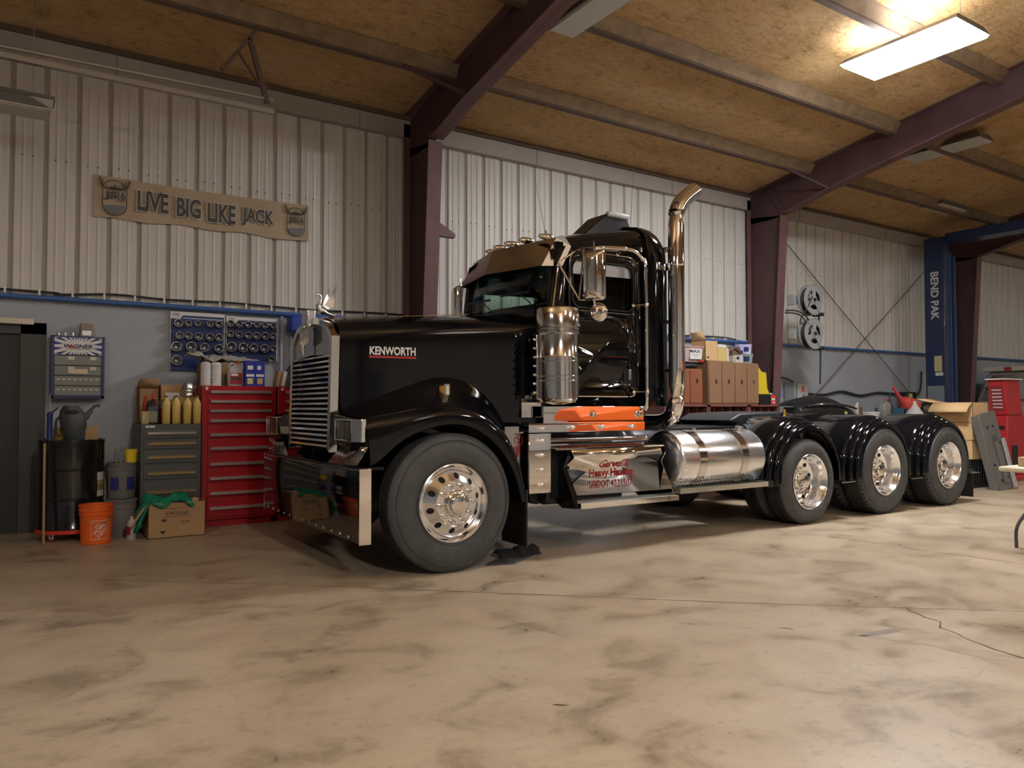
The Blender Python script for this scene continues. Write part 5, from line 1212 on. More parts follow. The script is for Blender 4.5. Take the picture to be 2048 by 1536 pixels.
for xc, k in ((.955, 1.), (2.985, .92)):
    b = MB().mat(M_bt); pts = []
    sh = lambda s: [(.125 * s * math.cos(R_(a)), (.09 if a > 0 else 0) * 0 + (.11 + .10 * math.sin(R_(a))) * 1 if 0 <= a <= 180 else 0) for a in range(0, 181, 12)]
    def outline(s): # shield-like: rounded top, straight sides, rounded bottom
        P = [(s * .125 * math.cos(R_(a)), .09 + s * .115 * math.sin(R_(a))) for a in range(0, 181, 12)] + [(s * .125 * math.cos(R_(a)), -.09 + s * .115 * math.sin(R_(a))) for a in range(180, 361, 12)]
        return [(xc + p[0] * k, yi, 3.62 + p[1] * k * .98) for p in P]
    b.loft([outline(1.0), outline(.92)], True, False)
    b.mat(mat('badge_fill', (.20, .20, .22), .7)); b.poly([(xc + .105 * k * math.cos(R_(a)), yi, 3.62 - .095 * k + .085 * k * math.sin(R_(a))) for a in range(180, 361, 15)] + [(xc + .1 * k, yi, 3.62 - .07 * k)])
    b.mat(M_bt); text_on(b, 'JS', .13 * k, .105 * k, lambda u, v: (xc - .04 * k + u, yi - .001, 3.64 + v), offset=.035); text_on(b, '16', .075 * k, .085 * k, lambda u, v: (xc + .068 * k + u, yi - .001, 3.655 + v), offset=.02)
    b.box(xc + .03 * k, xc + .11 * k, yi - .001, yi, 3.60, 3.605); b.box(xc + .03 * k, xc + .10 * k, yi - .001, yi, 3.588, 3.592)
    for q in range(5): xx = xc - .06 * k + q * .03 * k; b.add([(xx - .022 * k, yi, 3.715), (xx + .022 * k, yi, 3.715), (xx, yi, 3.735 + .02 * (2 - abs(q - 2)))], [(0, 1, 2)])
    for s in (-1, 1):
        A = [(.03, .0), (.09, -.01), (.135, .04), (.145, .10)]
        b.tube([(xc + s * px * k, yi, 3.735 + pz * k) for px, pz in A], .006, 5, smooth=3)
        for (px, pz), (qx, qz) in (((.09, -.01), (.085, .05)), ((.12, .02), (.115, .09)), ((.138, .05), (.165, .09)), ((.11, .0), (.16, .03))): b.tube([(xc + s * px * k, yi, 3.735 + pz * k), (xc + s * qx * k, yi, 3.735 + qz * k)], [.005, .002], 5)
    obj('antler_badge', b, None, t, smooth=0)
# ------------------------------------------------------------------ far group: bench, lockers, reels, lift, machines
# long steel bolt bins carrying the lockers
t = T('bolt_bin_rack', 'long red-brown steel bin rack with yellow label strips under the brown lockers', 'rack', 10.1, 9.1, 0)
xs = [8.6, 9.62, 10.62, 11.42]
b = MB()
for i in range(3):
    a_, c_ = xs[i] + .01, xs[i + 1] - .01
    b.box(a_, a_ + .03, 8.72, 9.38, 0, 1.33).box(c_ - .03, c_, 8.72, 9.38, 0, 1.33).box(a_, c_, 9.34, 9.38, 0, 1.33)
    for k in range(6): b.box(a_, c_, 8.74, 9.38, 1.315 - k * .17, 1.33 - k * .17).box(a_, c_, 8.72, 8.74, 1.30 - k * .17, 1.33 - k * .17)
obj('frame', b, mat('rack_brown', (.20, .075, .06), .5), t, smooth=0)
b = MB(); b.box(8.65, 11.3, 9.3, 9.32, .3, 1.3); obj('bin_shade_sheet', b, mat('bin_shadow', (.05, .03, .03), .8), t)  # dark sheet painted as the shade inside the open bins
for i, (a_, c_, z) in enumerate([(9.66, 10.56, 1.145), (10.66, 11.20, 1.145), (9.66, 10.0, .975)]):
    b = MB(); n = int((c_ - a_) / .11)
    for k in range(n): b.box(a_ + k * .11, a_ + k * .11 + .102, 8.712, 8.72, z, z + .032)
    obj('label_strip', b, mat('yellow_strip', (.75, .65, .18), .5), t, smooth=0)
for i in range(12):
    b = MB(); x = 9.0 + i * .2; b.box(x, x + .006, 8.76, 9.3, 1.16, 1.315); obj('bin_divider', b, MT['rack_brown'], t, smooth=0)
def locker(x0, x1, y0, z1, m, label, nd=2):
    t = T('locker', label, 'locker', (x0 + x1) / 2, y0 + .25, 1.33); w = (x1 - x0) / nd
    b = MB(); b.box(x0, x1, y0, y0 + .42, 1.33, z1); obj('body', b, m, t, bevel=.006)
    for k in range(nd):
        a_ = x0 + k * w + .012; c_ = x0 + (k + 1) * w - .006
        b = MB(); b.box(a_, c_, y0 - .016, y0 - .001, 1.36, z1 - .03); d = obj('door', b, m, t, bevel=.004)
        b = MB().mat(mat('dark_handle', (.10, .06, .04), .4, metal=.5)); xx = a_ + .55 * (c_ - a_)
        b.lathe([(.030, -.001), (.026, -.006), (.018, -.003)], (xx, y0 - .016, 1.72), 'y', 16); b.mat(M_silver if (k == 1 and nd == 2 and x0 > 10) else MT['dark_handle']).box(xx - .008, xx + .008, y0 - .028, y0 - .018, 1.68, 1.76); obj('handle', b, None, d)
    return t
locker(9.70, 10.32, 8.80, 2.07, M_locker, 'brown double-door locker, left one of the pair right of the exhaust stack')
locker(10.335, 10.96, 8.80, 2.055, M_locker, 'brown double-door locker, right one of the pair next to the steel column')
locker(8.95, 9.55, 8.80, 1.92, M_locker_r, 'redder brown locker seen behind the exhaust stack', 2)
# things on the lockers
t = T('storage_tote', 'pinkish clear tote with a white label reading MAX on the red-brown locker', 'tote', 9.42, 9.0, 2.03)
b = MB(); b.loft([[(9.20, 8.86, 2.03), (9.60, 8.86, 2.03), (9.60, 9.14, 2.03), (9.20, 9.14, 2.03)], [(9.17, 8.83, 2.27), (9.63, 8.83, 2.27), (9.63, 9.17, 2.27), (9.17, 9.17, 2.27)]]); b.box(9.16, 9.64, 8.82, 9.18, 2.27, 2.295); obj('tote_body', b, mat('pinkish_plastic', (.52, .36, .35), .4), t, bevel=.01)
b = MB().mat(M_label_w).box(9.30, 9.57, 8.822, 8.842, 2.08, 2.25); b.mat(M_text); text_on(b, 'MAX', .24, .05, lambda u, v: (9.42 + u, 8.820, 2.21 + v), offset=.03); b.box(9.36, 9.5, 8.8205, 8.8215, 2.15, 2.155).box(9.39, 9.48, 8.8205, 8.8215, 2.12, 2.124); obj('label', b, None, t, smooth=0)
b = MB(); b.ball((9.38, 8.98, 1.975), .055, 10, (4.2, 2.6, .95)); b.ball((9.25, 8.95, 1.96), .04, 8, (2, 2, .8)); solo('dark_bundle', b, M_black_rub, 'flat dark bundle between the red-brown locker and the pink tote', 'bundle', smooth=1)
b = MB(); b.box(9.52, 9.66, 8.84, 8.9, 2.035, 2.07); solo('red_tool', b, M_spr, 'small red object beside the pink tote', 'tool', bevel=.01)
carton('cardboard_box', 'tall tan carton with torn top flap on the left brown locker', 9.68, 9.98, 8.84, 9.15, 2.07, 2.40, M_card_l, [('b', 1.5), ('l', 1.4)], lab(.1, .3, .12, .2, M_text, 'print'))
carton('cardboard_box', 'smaller tan carton right of the tall torn carton', 9.98, 10.22, 8.84, 9.10, 2.07, 2.30, mat('yellow_card', (.62, .46, .18), .8))
t = T('paper_stack', 'small white box lying on the right tan carton', 'box', 10.1, 8.95, 2.30); b = MB(); b.box(9.99, 10.21, 8.86, 9.05, 2.305, 2.355); obj('paper_body', b, M_label_w, t, bevel=.003)
for i in range(4):
    b = MB(); z = 2.07 + i * .058; b.lathe([(.0001, 0), (.036, 0), (.036, .04), (.03, .054), (.0001, .055)], (10.275, 8.90, z), 'z', 14); solo('jar', b, mat('white_blue_jar', (.55, .55, .68), .4), ['lowest', 'second lowest', 'third', 'topmost'][i] + ' of the small white jars stacked on the brown lockers', 'jar', 'stacked jars on the lockers')
carton('printed_box', 'low white printed box on the right brown locker', 10.42, 10.62, 8.84, 9.0, 2.06, 2.185, mat('grey_white', (.58, .58, .55), .5), tape=False, mark=lab(.15, .5, .4, .8, mat('black_print', (.03, .03, .03), .5)))
b = MB(); b.box(10.38, 10.405, 8.85, 9.0, 2.06, 2.18); solo('paper_board', b, mat('cream_paper', (.6, .55, .4), .7), 'thin cream board standing left of the white printed box', 'board', smooth=0)
b = MB(); P = [(10.36, 8.95, 2.24), (10.45, 8.90, 2.31), (10.56, 8.88, 2.27), (10.62, 8.92, 2.21), (10.58, 8.95, 2.30)]; b.tube(P, .024, 8, smooth=3); b.box(10.42, 10.62, 8.9, 9.02, 2.19, 2.33); solo('brown_machine_part', b, mat('brown_part', (.16, .10, .075), .5), 'dark brown machine part lying on the white printed box', 'machine part', bevel=.01)
def tub(label, x, z, m, r=.075, h=.10): 
    t = T('tub', label, 'tub', x, 8.93, z); b = MB(); b.lathe([(.0001, 0), (r * .85, 0), (r, h * .85), (r * 1.05, h * .86), (r * 1.05, h), (.0001, h)], (0, 0, 0), 'z', 24); obj('tub_body', b, m, t, world=False)
    b = MB(); b.lathe([(r * .93, h * .2), (r * .985, h * .7)], (0, 0, 0), 'z', 24, a0=R_(200), a1=R_(250)); obj('label', b, M_navy, t, world=False)
tub('white tub with blue label on top of the clear green tub', 10.80, 2.225, mat('lilac_plastic', (.60, .58, .78), .4), .10, .16)
tub('clear greenish tub, lower one at the right end of the lockers', 10.80, 2.056, mat('clear_green', (.40, .47, .42), .3, trans=.3), .12, .165)
carton('blue_white_box', 'small blue and white box between the brown part and the white tub', 10.60, 10.69, 8.9, 9.0, 2.19, 2.385, mat('lilac_box', (.45, .42, .68), .5), tape=False, mark=lab(.2, .9, .1, .45, M_navy))
b = MB(); b.tube([(11.13, WL - .06, 2.48), (11.14, WL - .06, 1.7)], .022, 10); solo('blue_drop_pipe', b, M_bluepipe, 'blue vertical pipe dropping beside the second steel column', 'pipe')
# yellow mop bucket parts, black box, red tin
t = T('wet_floor_sign', 'yellow folded floor sign standing beside the right brown locker', 'sign', 11.16, 8.9, 1.52)
b = MB(); b.prism([(11.02, 1.53), (11.30, 1.53), (11.26, 1.90), (11.14, 1.92), (11.06, 2.0), (11.045, 2.0)], 'xz', 8.87, 8.90); b.prism([(11.0, 1.52), (11.32, 1.52), (11.28, 1.60), (11.0, 1.62)], 'xz', 8.85, 8.95); obj('sign_panel', b, M_yellow, t, smooth=0)
carton('black_case', 'black case under the yellow floor sign', 11.02, 11.30, 8.80, 9.1, 1.33, 1.52, M_black_pl, tape=False, cat='case')
t = T('red_tin', 'red tin with white print at the right end of the bin rack', 'tin', 11.39, 8.86, 1.33); b = MB(); b.box(11.31, 11.435, 8.81, 8.91, 1.33, 1.50); obj('tin_body', b, mat('bright_red', (.70, .05, .03), .4), t, bevel=.006); b = MB(); b.box(11.33, 11.415, 8.806, 8.81, 1.41, 1.45).box(11.36, 11.42, 8.806, 8.81, 1.36, 1.385); obj('print', b, M_label_w, t, smooth=0)
b = MB(); b.lathe([(.05, 0), (.055, .02), (.05, .04)], (11.38, 8.88, 1.50), 'z', 16); solo('wire_coil', b, M_silver, 'small grey coil lying on the red tin', 'coil')
# hose reels on the second column
def reel(z, label, long):
    t = T('hose_reel', label, 'hose reel', 12.0, 8.72, z - .3)
    cx, cy_ = 12.05, 8.48
    b = MB().mat(M_greyl); b.box(11.655, 11.70, 8.56, 8.70, z - .10, z + .09); b.box(11.66, 12.0, 8.60, 8.62, z - .08, z + .08); obj('mount', b, None, t, bevel=.01)
    c = (12.03, 8.42, z)
    for y0 in (0, .13):
        b = MB().mat(M_greyl); b.lathe([(.175, y0 + .0), (.21, y0 - .006), (.262, y0 - .0), (.275, y0 - .012), (.275, y0 + .012), (.262, y0 + .012), (.175, y0 + .012)], c, 'y', 40).lathe([(.0001, y0 - .01), (.085, y0 - .01), (.09, y0 + .01), (.0001, y0 + .01)], c, 'y', 24)
        for k in range(3):
            a = R_(90 + 120 * k); b.bar((c[0], c[1] + y0, c[2]), (c[0] + .19 * math.cos(a), c[1] + y0, c[2] + .19 * math.sin(a)), .10, .01, (0, 1, 0))
        obj('flange', b, None, t)
    b = MB().mat(M_black_rub)
    pr = []
    for k in range(6): pr += [(.225, .015 + k * .019), (.235, .022 + k * .019), (.225, .032 + k * .019)]
    b.lathe(pr, c, 'y', 36); obj('wound_hose', b, None, t)
    b = MB().mat(M_black_pl); b.cyl((c[0], c[1] - .03, z), (c[0], c[1] + .16, z), .035); obj('hub', b, None, t)
    b = MB().mat(M_greyl); b.bar((c[0] - .02, c[1] - .02, z), (c[0] + .17, c[1] - .02, z - .25), .05, .012, (0, 1, 0)); obj('arm', b, None, t); b = MB(); b.box(c[0] + .13, c[0] + .24, c[1] - .04, c[1] + .14, z - .28, z - .22); obj('guide', b, M_black_pl, t, bevel=.01)
    if long:
        b = MB(); b.tube([(12.22, 8.46, z - .25), (12.24, 8.46, z - .6), (12.24, 8.45, z - 1.0), (12.23, 8.46, z - 1.5)], .015, 8, smooth=4); obj('hanging_hose', b, M_black_rub, t)
        b = MB(); b.cyl((12.23, 8.46, z - 1.5), (12.225, 8.46, z - 1.6), .011, n=8); obj('nozzle', b, M_silver, t)
        b = MB(); b.tube([(11.95, 8.40, z + .05), (11.86, 8.42, z - .12), (11.76, 8.5, z - .35), (11.74, 8.5, z - .45)], .013, 8, smooth=4); obj('feed_hose', b, M_black_rub, t)
    return t
pz1 = at(1590, 595, Y=8.42).z; pz2 = at(1587, 664, Y=8.42).z
reel(pz1, 'upper of the two grey hose reels on the steel column, hose hanging down', True); reel(pz2, 'lower of the two grey hose reels on the steel column', False)
b = MB(); b.tube([(11.62, 8.72, pz2 + .42), (11.75, 8.55, pz2 + .40), (11.90, 8.45, pz2 + .25), (11.92, 8.42, pz2)], .014, 8, smooth=4); b.tube([(11.60, 8.72, pz2 + .38), (11.74, 8.53, pz2 + .34), (11.86, 8.42, pz2 + .16)], .014, 8, smooth=4); solo('hose_loop', b, M_black_rub, 'black hose loops between the two hose reels', 'hose')
# electrical disconnect
t = T('electrical_box', 'grey electrical box with red warning stickers on the wall near the column', 'electrical box', 12.85, 9.38, 1.28)
b = MB(); b.box(12.55, 12.98, 9.24, 9.47, 1.28, 1.76); obj('enclosure', b, M_greyl, t, bevel=.008); b = MB(); b.box(12.64, 12.96, 9.225, 9.24, 1.30, 1.745); obj('cover', b, mat('box_cover', (.52, .53, .53), .4), t, bevel=.006)
b = MB().mat(mat('warn_red', (.75, .08, .05), .5)).box(12.76, 12.83, 9.222, 9.225, 1.58, 1.70).box(12.77, 12.84, 9.222, 9.225, 1.40, 1.46); b.mat(M_text).add([(12.78, 9.221, 1.49), (12.84, 9.221, 1.49), (12.81, 9.221, 1.54)], [(0, 1, 2)]); b.mat(M_label_w).box(12.77, 12.84, 9.221, 9.225, 1.34, 1.40); obj('warning_sticker', b, None, t, smooth=0)
b = MB(); b.box(12.99, 13.03, 9.30, 9.36, 1.5, 1.62); obj('lever', b, M_black_pl, t)
b = MB(); P = [(13.04, 1.60), (13.35, 1.55), (13.83, 1.545), (14.39, 1.615), (15.04, 1.535), (15.69, 1.60), (16.3, 1.585), (16.67, 1.60), (17.0, 1.53), (17.25, 1.56), (17.4, 1.72), (17.45, 2.1)]
b.tube([(x, WL - .05, z) for x, z in P], .022, 8, smooth=4); b.tube([(12.2, WL - .05, 1.83), (12.4, WL - .05, 1.86), (12.6, WL - .06, 1.84), (12.75, WL - .1, 1.77)], .014, 8, smooth=3); solo('power_cable', b, M_black_rub, 'thick black power cable sagging along the wall from the electrical box', 'cable')
b = MB(); b.tube([(12.40, 9.485, 2.05), (12.43, 9.48, 1.75), (12.50, 9.48, 1.55), (12.47, 9.48, 1.5)], [.008, .012, .014, .012], 8, smooth=3); solo('blue_air_gun', b, mat('pale_blue', (.25, .35, .55), .35), 'pale blue air gun hanging between column and electrical box', 'air gun')
# cross bracing rods
for i, (p, q) in enumerate([((11.9, 9.40, 4.93), (17.6, 9.40, 1.1)), ((18.3, 9.42, 4.9), (12.7, 9.42, 1.0))]):
    b = MB(); b.cyl(p, q, .009, n=8); solo('brace_rod', b, mat('dark_rod', (.09, .08, .075), .5), ['wall brace rod running down from the reel column toward the blue lift post', 'wall brace rod running down from the upper right behind the blue lift post'][i], 'brace rod', 'cross bracing rods')
# blue lift post
t = T('car_lift', 'blue two-post car lift column with white stencilled lettering', 'car lift', 17.2, 8.8, 0)
b = MB(); b.box(16.9, 17.12, 8.62, 9.06, .02, 5.0); obj('post', b, M_lift, t, bevel=.02)
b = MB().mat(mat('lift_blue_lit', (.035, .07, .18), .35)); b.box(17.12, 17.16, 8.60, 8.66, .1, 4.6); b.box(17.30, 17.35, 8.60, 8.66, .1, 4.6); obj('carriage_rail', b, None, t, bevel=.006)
b = MB(); b.box(17.12, 17.34, 8.66, 8.95, .02, 4.7); obj('carriage', b, mat('lift_dark', (.01, .018, .06), .5), t)
b = MB(); b.box(16.95, 17.4, 4.1, 8.62, 4.86, 5.06); obj('overhead_beam', b, M_lift, t, bevel=.01)
b = MB(); b.box(16.75, 17.6, 8.4, 9.2, 0, .02); obj('base_plate', b, M_lift, t)
b = MB().mat(mat('stencil_white', (.62, .63, .66), .6)); x = 16.897
text_on(b, 'BEND PAK', 1.05, .17, lambda u, v: (x, 8.83 - v, 3.72 - u), offset=.03); obj('stencil', b, None, t, smooth=0)
b = MB().mat(mat('label_yellow', (.55, .50, .25), .6)).box(16.893, 16.9, 8.70, 8.86, 2.06, 2.40); b.mat(M_label_w).box(16.893, 16.9, 8.68, 8.84, 1.97, 2.04); obj('label', b, None, t, smooth=0)
b = MB(); b.box(16.893, 16.9, 8.66, 9.02, 1.35, 1.75); obj('grey_label', b, mat('label_grey', (.22, .25, .28), .5), t, smooth=0)
# bench behind the drive axles and the things on it
t = T('work_bench', 'low steel bench along the wall hidden behind the rear fenders', 'bench', 14.6, 8.9, 0)
b = MB(); b.box(11.9, 17.0 - .3, 8.45, 9.40, 1.02, 1.07); obj('bench_top', b, mat('bench_top', (.16, .15, .14), .5), t, bevel=.005)
for x in (12.0, 14.3, 16.55):
    for y in (8.5, 9.33): b = MB(); b.box(x, x + .06, y, y + .05, 0, 1.02); obj('leg', b, M_grey, t)
t = T('black_bumper_cover', 'black plastic bumper cover lying on the bench beside the steel column', 'bumper cover', 12.6, 8.85, 1.07); b = MB(); rows = []
for i in range(25):
    u = i / 24; x = 11.75 + 1.75 * u; env = math.sin(math.pi * min(1, .12 + u * .90)) ** .55; rows.append([(x, 8.55, 1.07 + .02), (x, 8.50, 1.08 + .16 * env), (x, 8.55, 1.08 + .30 * env + .012 * math.sin(u * 30)), (x, 8.66, 1.08 + .40 * env), (x, 8.85, 1.08 + .42 * env + .01 * math.sin(u * 17)), (x, 9.1, 1.08 + .36 * env)])
b.grid(rows); obj('cover', b, M_black_pl, t, solid=.01, smooth=1.3)
b = MB(); b.tube([(11.9, 8.50, 1.30), (12.3, 8.47, 1.34), (12.9, 8.47, 1.33), (13.4, 8.5, 1.26)], .02, 8, smooth=3); obj('trim_bar', b, M_frame, t)
b = MB(); b.ball((13.0, 8.46, 1.18), .03, 8); obj('yellow_tag', b, mat('yellow_tag', (.6, .6, .2), .5), t)
def bench_jug(u, v, w, h, m, name, label, capm=None):
    p = at(u, v, Y=8.75); return jug(name, label, m, p.x, 8.75, 1.07, w, w * .6, h, capm or m, rz=0)
t = T('squeeze_bottle', 'cream and brown curved bottle on the bench behind the second rear fender', 'bottle', 13.75, 8.7, 1.07)
b = MB(); b.tube([(13.80, 8.7, 1.07), (13.72, 8.7, 1.20), (13.72, 8.7, 1.30), (13.76, 8.7, 1.38)], [.035, .04, .035, .015], 12, smooth=3); obj('bottle_body', b, mat('cream_plastic', (.65, .60, .48), .5), t); b = MB(); b.box(13.78, 13.90, 8.68, 8.74, 1.07, 1.30); obj('brown_pad', b, mat('brown_pad', (.16, .10, .08), .6), t, bevel=.02)
t = T('white_tub', 'white round tub standing on the bench between two bottles', 'tub', 14.25, 8.75, 1.07); b = MB(); b.lathe([(.0001, 0), (.16, 0), (.17, .10), (.18, .10), (.18, .125), (.0001, .13)], (0, 0, 0), 'z', 28); obj('tub_body', b, M_white, t, world=False)
bench_jug(1770, 820, .30, .36, mat('smoky_plastic', (.30, .30, .27), .35), 'grey_jug', 'smoky grey plastic jug on the bench behind the middle rear fender', M_spr)
t = T('tall_sprayer', 'slim dark sprayer standing right of the smoky grey jug', 'sprayer', 14.87, 8.7, 1.07); b = MB(); b.lathe([(.0001, 0), (.07, 0), (.07, .2), (.025, .36), (.012, .50), (.0001, .51)], (0, 0, 0), 'z', 16); obj('body', b, mat('dark_blue_grey', (.04, .05, .08), .4), t, world=False)
t = T('blue_bin', 'teal-blue bin on the bench under the red funnel', 'bin', 15.4, 8.75, 1.07); b = MB(); b.loft([[(14.98, 8.75, 1.07), (15.42, 8.75, 1.07), (15.42, 9.05, 1.07), (14.98, 9.05, 1.07)], [(14.94, 8.72, 1.27), (15.46, 8.72, 1.27), (15.46, 9.08, 1.27), (14.94, 9.08, 1.27)]]); obj('bin_body', b, mat('teal_blue', (.02, .13, .26), .45), t, bevel=.01)
t = T('red_funnel', 'large red plastic funnel can with a long spout pointing up left', 'funnel', 15.75, 8.6, 1.20); b = MB()
b.tube([(14.62, 8.5, 1.70), (14.77, 8.5, 1.57), (14.92, 8.5, 1.45), (15.08, 8.5, 1.37), (15.30, 8.5, 1.32), (15.48, 8.5, 1.32), (15.60, 8.5, 1.34)], [.025, .04, .065, .13, .16, .10, .03], 20, smooth=4); obj('funnel_body', b, mat('funnel_red', (.78, .10, .08), .4), t, smooth=1.2); t.location.x += .44; t.location.y += .25
t = T('white_funnel', 'white funnel upside down in front of the red funnel can', 'funnel', 15.75, 8.25, 1.07); b = MB(); p = at(1829, 830, Y=8.62); t.location = (p.x, 8.62, 1.071); b.lathe([(.17, .0), (.17, .08), (.16, .10), (.05, .27), (.035, .34), (.02, .34)], (0, 0, 0), 'z', 28); obj('cone', b, M_white, t, world=False)
b = MB(); secs = []
for z, k_ in ((1.07, 1.0), (1.15, 1.05), (1.27, .85), (1.37, .5), (1.42, .15)): secs.append([(16.35 + .36 * k_ * math.cos(2 * math.pi * q / 16) * (1 + .12 * math.sin(3 * q)), 8.72 + .22 * k_ * math.sin(2 * math.pi * q / 16), z + .02 * math.sin(5 * q)) for q in range(16)])
b.loft(secs); solo('black_sack', b, mat('black_sack', (.02, .02, .022), .4), 'black plastic sack slumped on the bench beside the white funnel', 'sack', smooth=1.2)
t = T('battery_charger', 'small black and yellow device at the foot of the blue lift post', 'charger', 16.6, 9.2, 1.40); b = MB(); b.box(16.40, 16.78, 9.20, 9.40, 1.07, 1.62); obj('case', b, M_black_pl, t, bevel=.01); b = MB(); b.box(16.46, 16.60, 9.195, 9.20, 1.45, 1.58); obj('label', b, mat('lime_label', (.5, .52, .12), .5), t)
# cardboard boxes behind the last fender, standing on a black crate
bx = 12.55; y0 = 6.35
t = T('black_crate', 'black ribbed crate on the floor under the stacked cardboard boxes', 'crate', 12.95, 6.45, 0); b = MB(); b.box(12.62, 13.30, 6.12, 6.80, 0, .46)
for k in range(8): b.box(12.66 + k * .08, 12.685 + k * .08, 6.105, 6.12, .03, .44)
for k in range(8): b.box(12.605, 12.62, 6.15 + k * .08, 6.18 + k * .08, .03, .44)
obj('crate_body', b, M_black_pl, t, bevel=.005)
carton('cardboard_box', 'bottom box of the tan stack behind the last fender', 12.69, 13.16, 6.09, 6.64, .462, .765, M_card_l)
carton('cardboard_box', 'middle box of the tan stack behind the last fender', 12.68, 13.17, 6.08, 6.65, .767, 1.04, M_card_l)
carton('cardboard_box', 'top open box of the tan stack behind the last fender', 12.68, 13.17, 6.07, 6.67, 1.042, 1.36, M_card_l, [('l', -.35), ('b', .12)], curl=.9)
# leaning steel ramp
t = T('steel_ramp', 'dark grey steel ramp with bolt holes leaning against the boxes', 'ramp', 12.97, 5.75, 0)
def rp(b): b.tf(Matrix.Translation((13.03, 5.74, .004)) @ Matrix.Rotation(R_(-10), 4, 'X') @ Matrix.Rotation(R_(-7), 4, 'Y')); return b
b = MB().mat(mat('ramp_steel', (.14, .13, .12), .5)); b.box(-.26, .26, 0, .04, 0, 1.23); b.box(-.30, -.26, .0, .12, 0, 1.21); obj('ramp_plate', rp(b), None, t, bevel=.006)
b = MB().mat(mat('slot_dark', (.07, .068, .065), .6)).box(-.06, .10, -.004, 0, .10, .86); b.mat(MT['ramp_steel']).box(-.03, .12, -.008, -.003, .10, .76); obj('ramp_channel', rp(b), None, t, smooth=0)
for x, z in ((-.12, 1.0), (.06, 1.0), (.13, .72), (-.10, .16), (.10, .18), (-.2, .42)): b = MB(); b.lathe([(.0001, -.009), (.020, -.009), (.024, -.002)], (x, 0, z), 'y', 12); obj('bolt_hole', rp(b), mat('hole_black2', (.006, .006, .006), .8), t)
b = MB(); b.box(.17, .26, -.045, -.02, 0, .78); solo('aluminium_strip', rp(b), mat('bright_strip', (.72, .72, .70), .3, metal=.6), 'bright metal strip leaning on the face of the dark ramp', 'strip', smooth=0)
# red machine (post of a tyre changer / press)
t = T('red_machine', 'tall red shop machine with a white top plate behind the leaning ramp', 'machine', 14.6, 6.5, 0)
b = MB().mat(M_redl); b.box(14.42, 15.05, 6.33, 6.66, .1, 1.15); b.box(14.35, 15.15, 6.28, 6.70, 0, .10); obj('base', b, None, t, bevel=.015)
b = MB(); b.loft([[(14.40, 6.32, 1.15), (14.95, 6.32, 1.15), (14.95, 6.62, 1.15), (14.40, 6.62, 1.15)], [(14.30, 6.31, 1.76), (14.82, 6.31, 1.76), (14.82, 6.58, 1.76), (14.30, 6.58, 1.76)]]); obj('upper_cabinet', b, M_redl, t, bevel=.01)
b = MB(); b.box(14.25, 14.86, 6.27, 6.61, 1.76, 1.78); obj('top_plate', b, M_label_w, t, smooth=0)
b = MB().mat(mat('panel_dark_red', (.22, .03, .035), .5)); X = lambda z: 14.40 - (z - 1.15) * .164
def pq(y0, y1, z0, z1, d): b.add([(X(z0) - d, y0, z0), (X(z0) - d, y1, z0), (X(z1) - d, y1, z1), (X(z1) - d, y0, z1)], [(0, 1, 2, 3)])
pq(6.36, 6.56, 1.22, 1.66, .004); b.mat(mat('panel_print', (.62, .50, .48), .5))
for k in range(6): pq(6.38, 6.54, 1.27 + k * .06, 1.292 + k * .06, .006)
obj('instruction_panel', b, None, t, smooth=0)
b = MB(); b.box(14.41, 14.42, 6.38, 6.58, .90, .96); obj('vent', b, M_black_pl, t, smooth=0)
b = MB(); b.box(14.55, 14.75, 6.32, 6.33, .25, .62); obj('access_door', b, M_black_pl, t, smooth=0)
# folding table at the right edge
t = T('folding_table', 'cream folding table entering the photo at the right edge', 'table', 8.3, 3.0, 0)
b = MB(); b.box(7.60, 9.45, 2.62, 3.43, .70, .745); obj('table_top', b, mat('cream_table_top', (.72, .66, .50), .4), t, bevel=.018)
for x, s in ((7.75, 1), (9.2, -1)):
    for y in (2.72, 3.35):
        b = MB(); b.tube([(x, y, 0), (x, y, .15), (x + .03 * s, y - (.02 if y > 3 else -.02), .24), (x + .10 * s, y - (.06 if y > 3 else -.06), .34), (x + .16 * s, y - (.08 if y > 3 else -.08), .40), (x + .20 * s, y - (.09 if y > 3 else -.09), .70)], .0145, 10, smooth=3); obj('leg', b, mat('table_leg_grey', (.08, .08, .085), .45), t)
    b = MB(); b.cyl((x + .16 * s, 2.80, .40), (x + .16 * s, 3.27, .40), .012, n=10); obj('cross_bar', b, MT['table_leg_grey'], t)
carton('wooden_box', 'tan box lying on the cream folding table', 7.74, 8.15, 3.0, 3.32, .746, .83, mat('tan_wood_box', (.50, .36, .22), .6), tape=False, cat='box')
b = MB(); b.poly([(7.86, 3.30, .832), (8.3, 3.3, .832), (8.4, 3.0, .90), (8.0, 3.02, .88)]); solo('paper_sheet', b, mat('cream_sheet', (.75, .62, .38), .7), 'cream sheet of card on the tan box at the right edge', 'sheet', solid=.004, smooth=0)
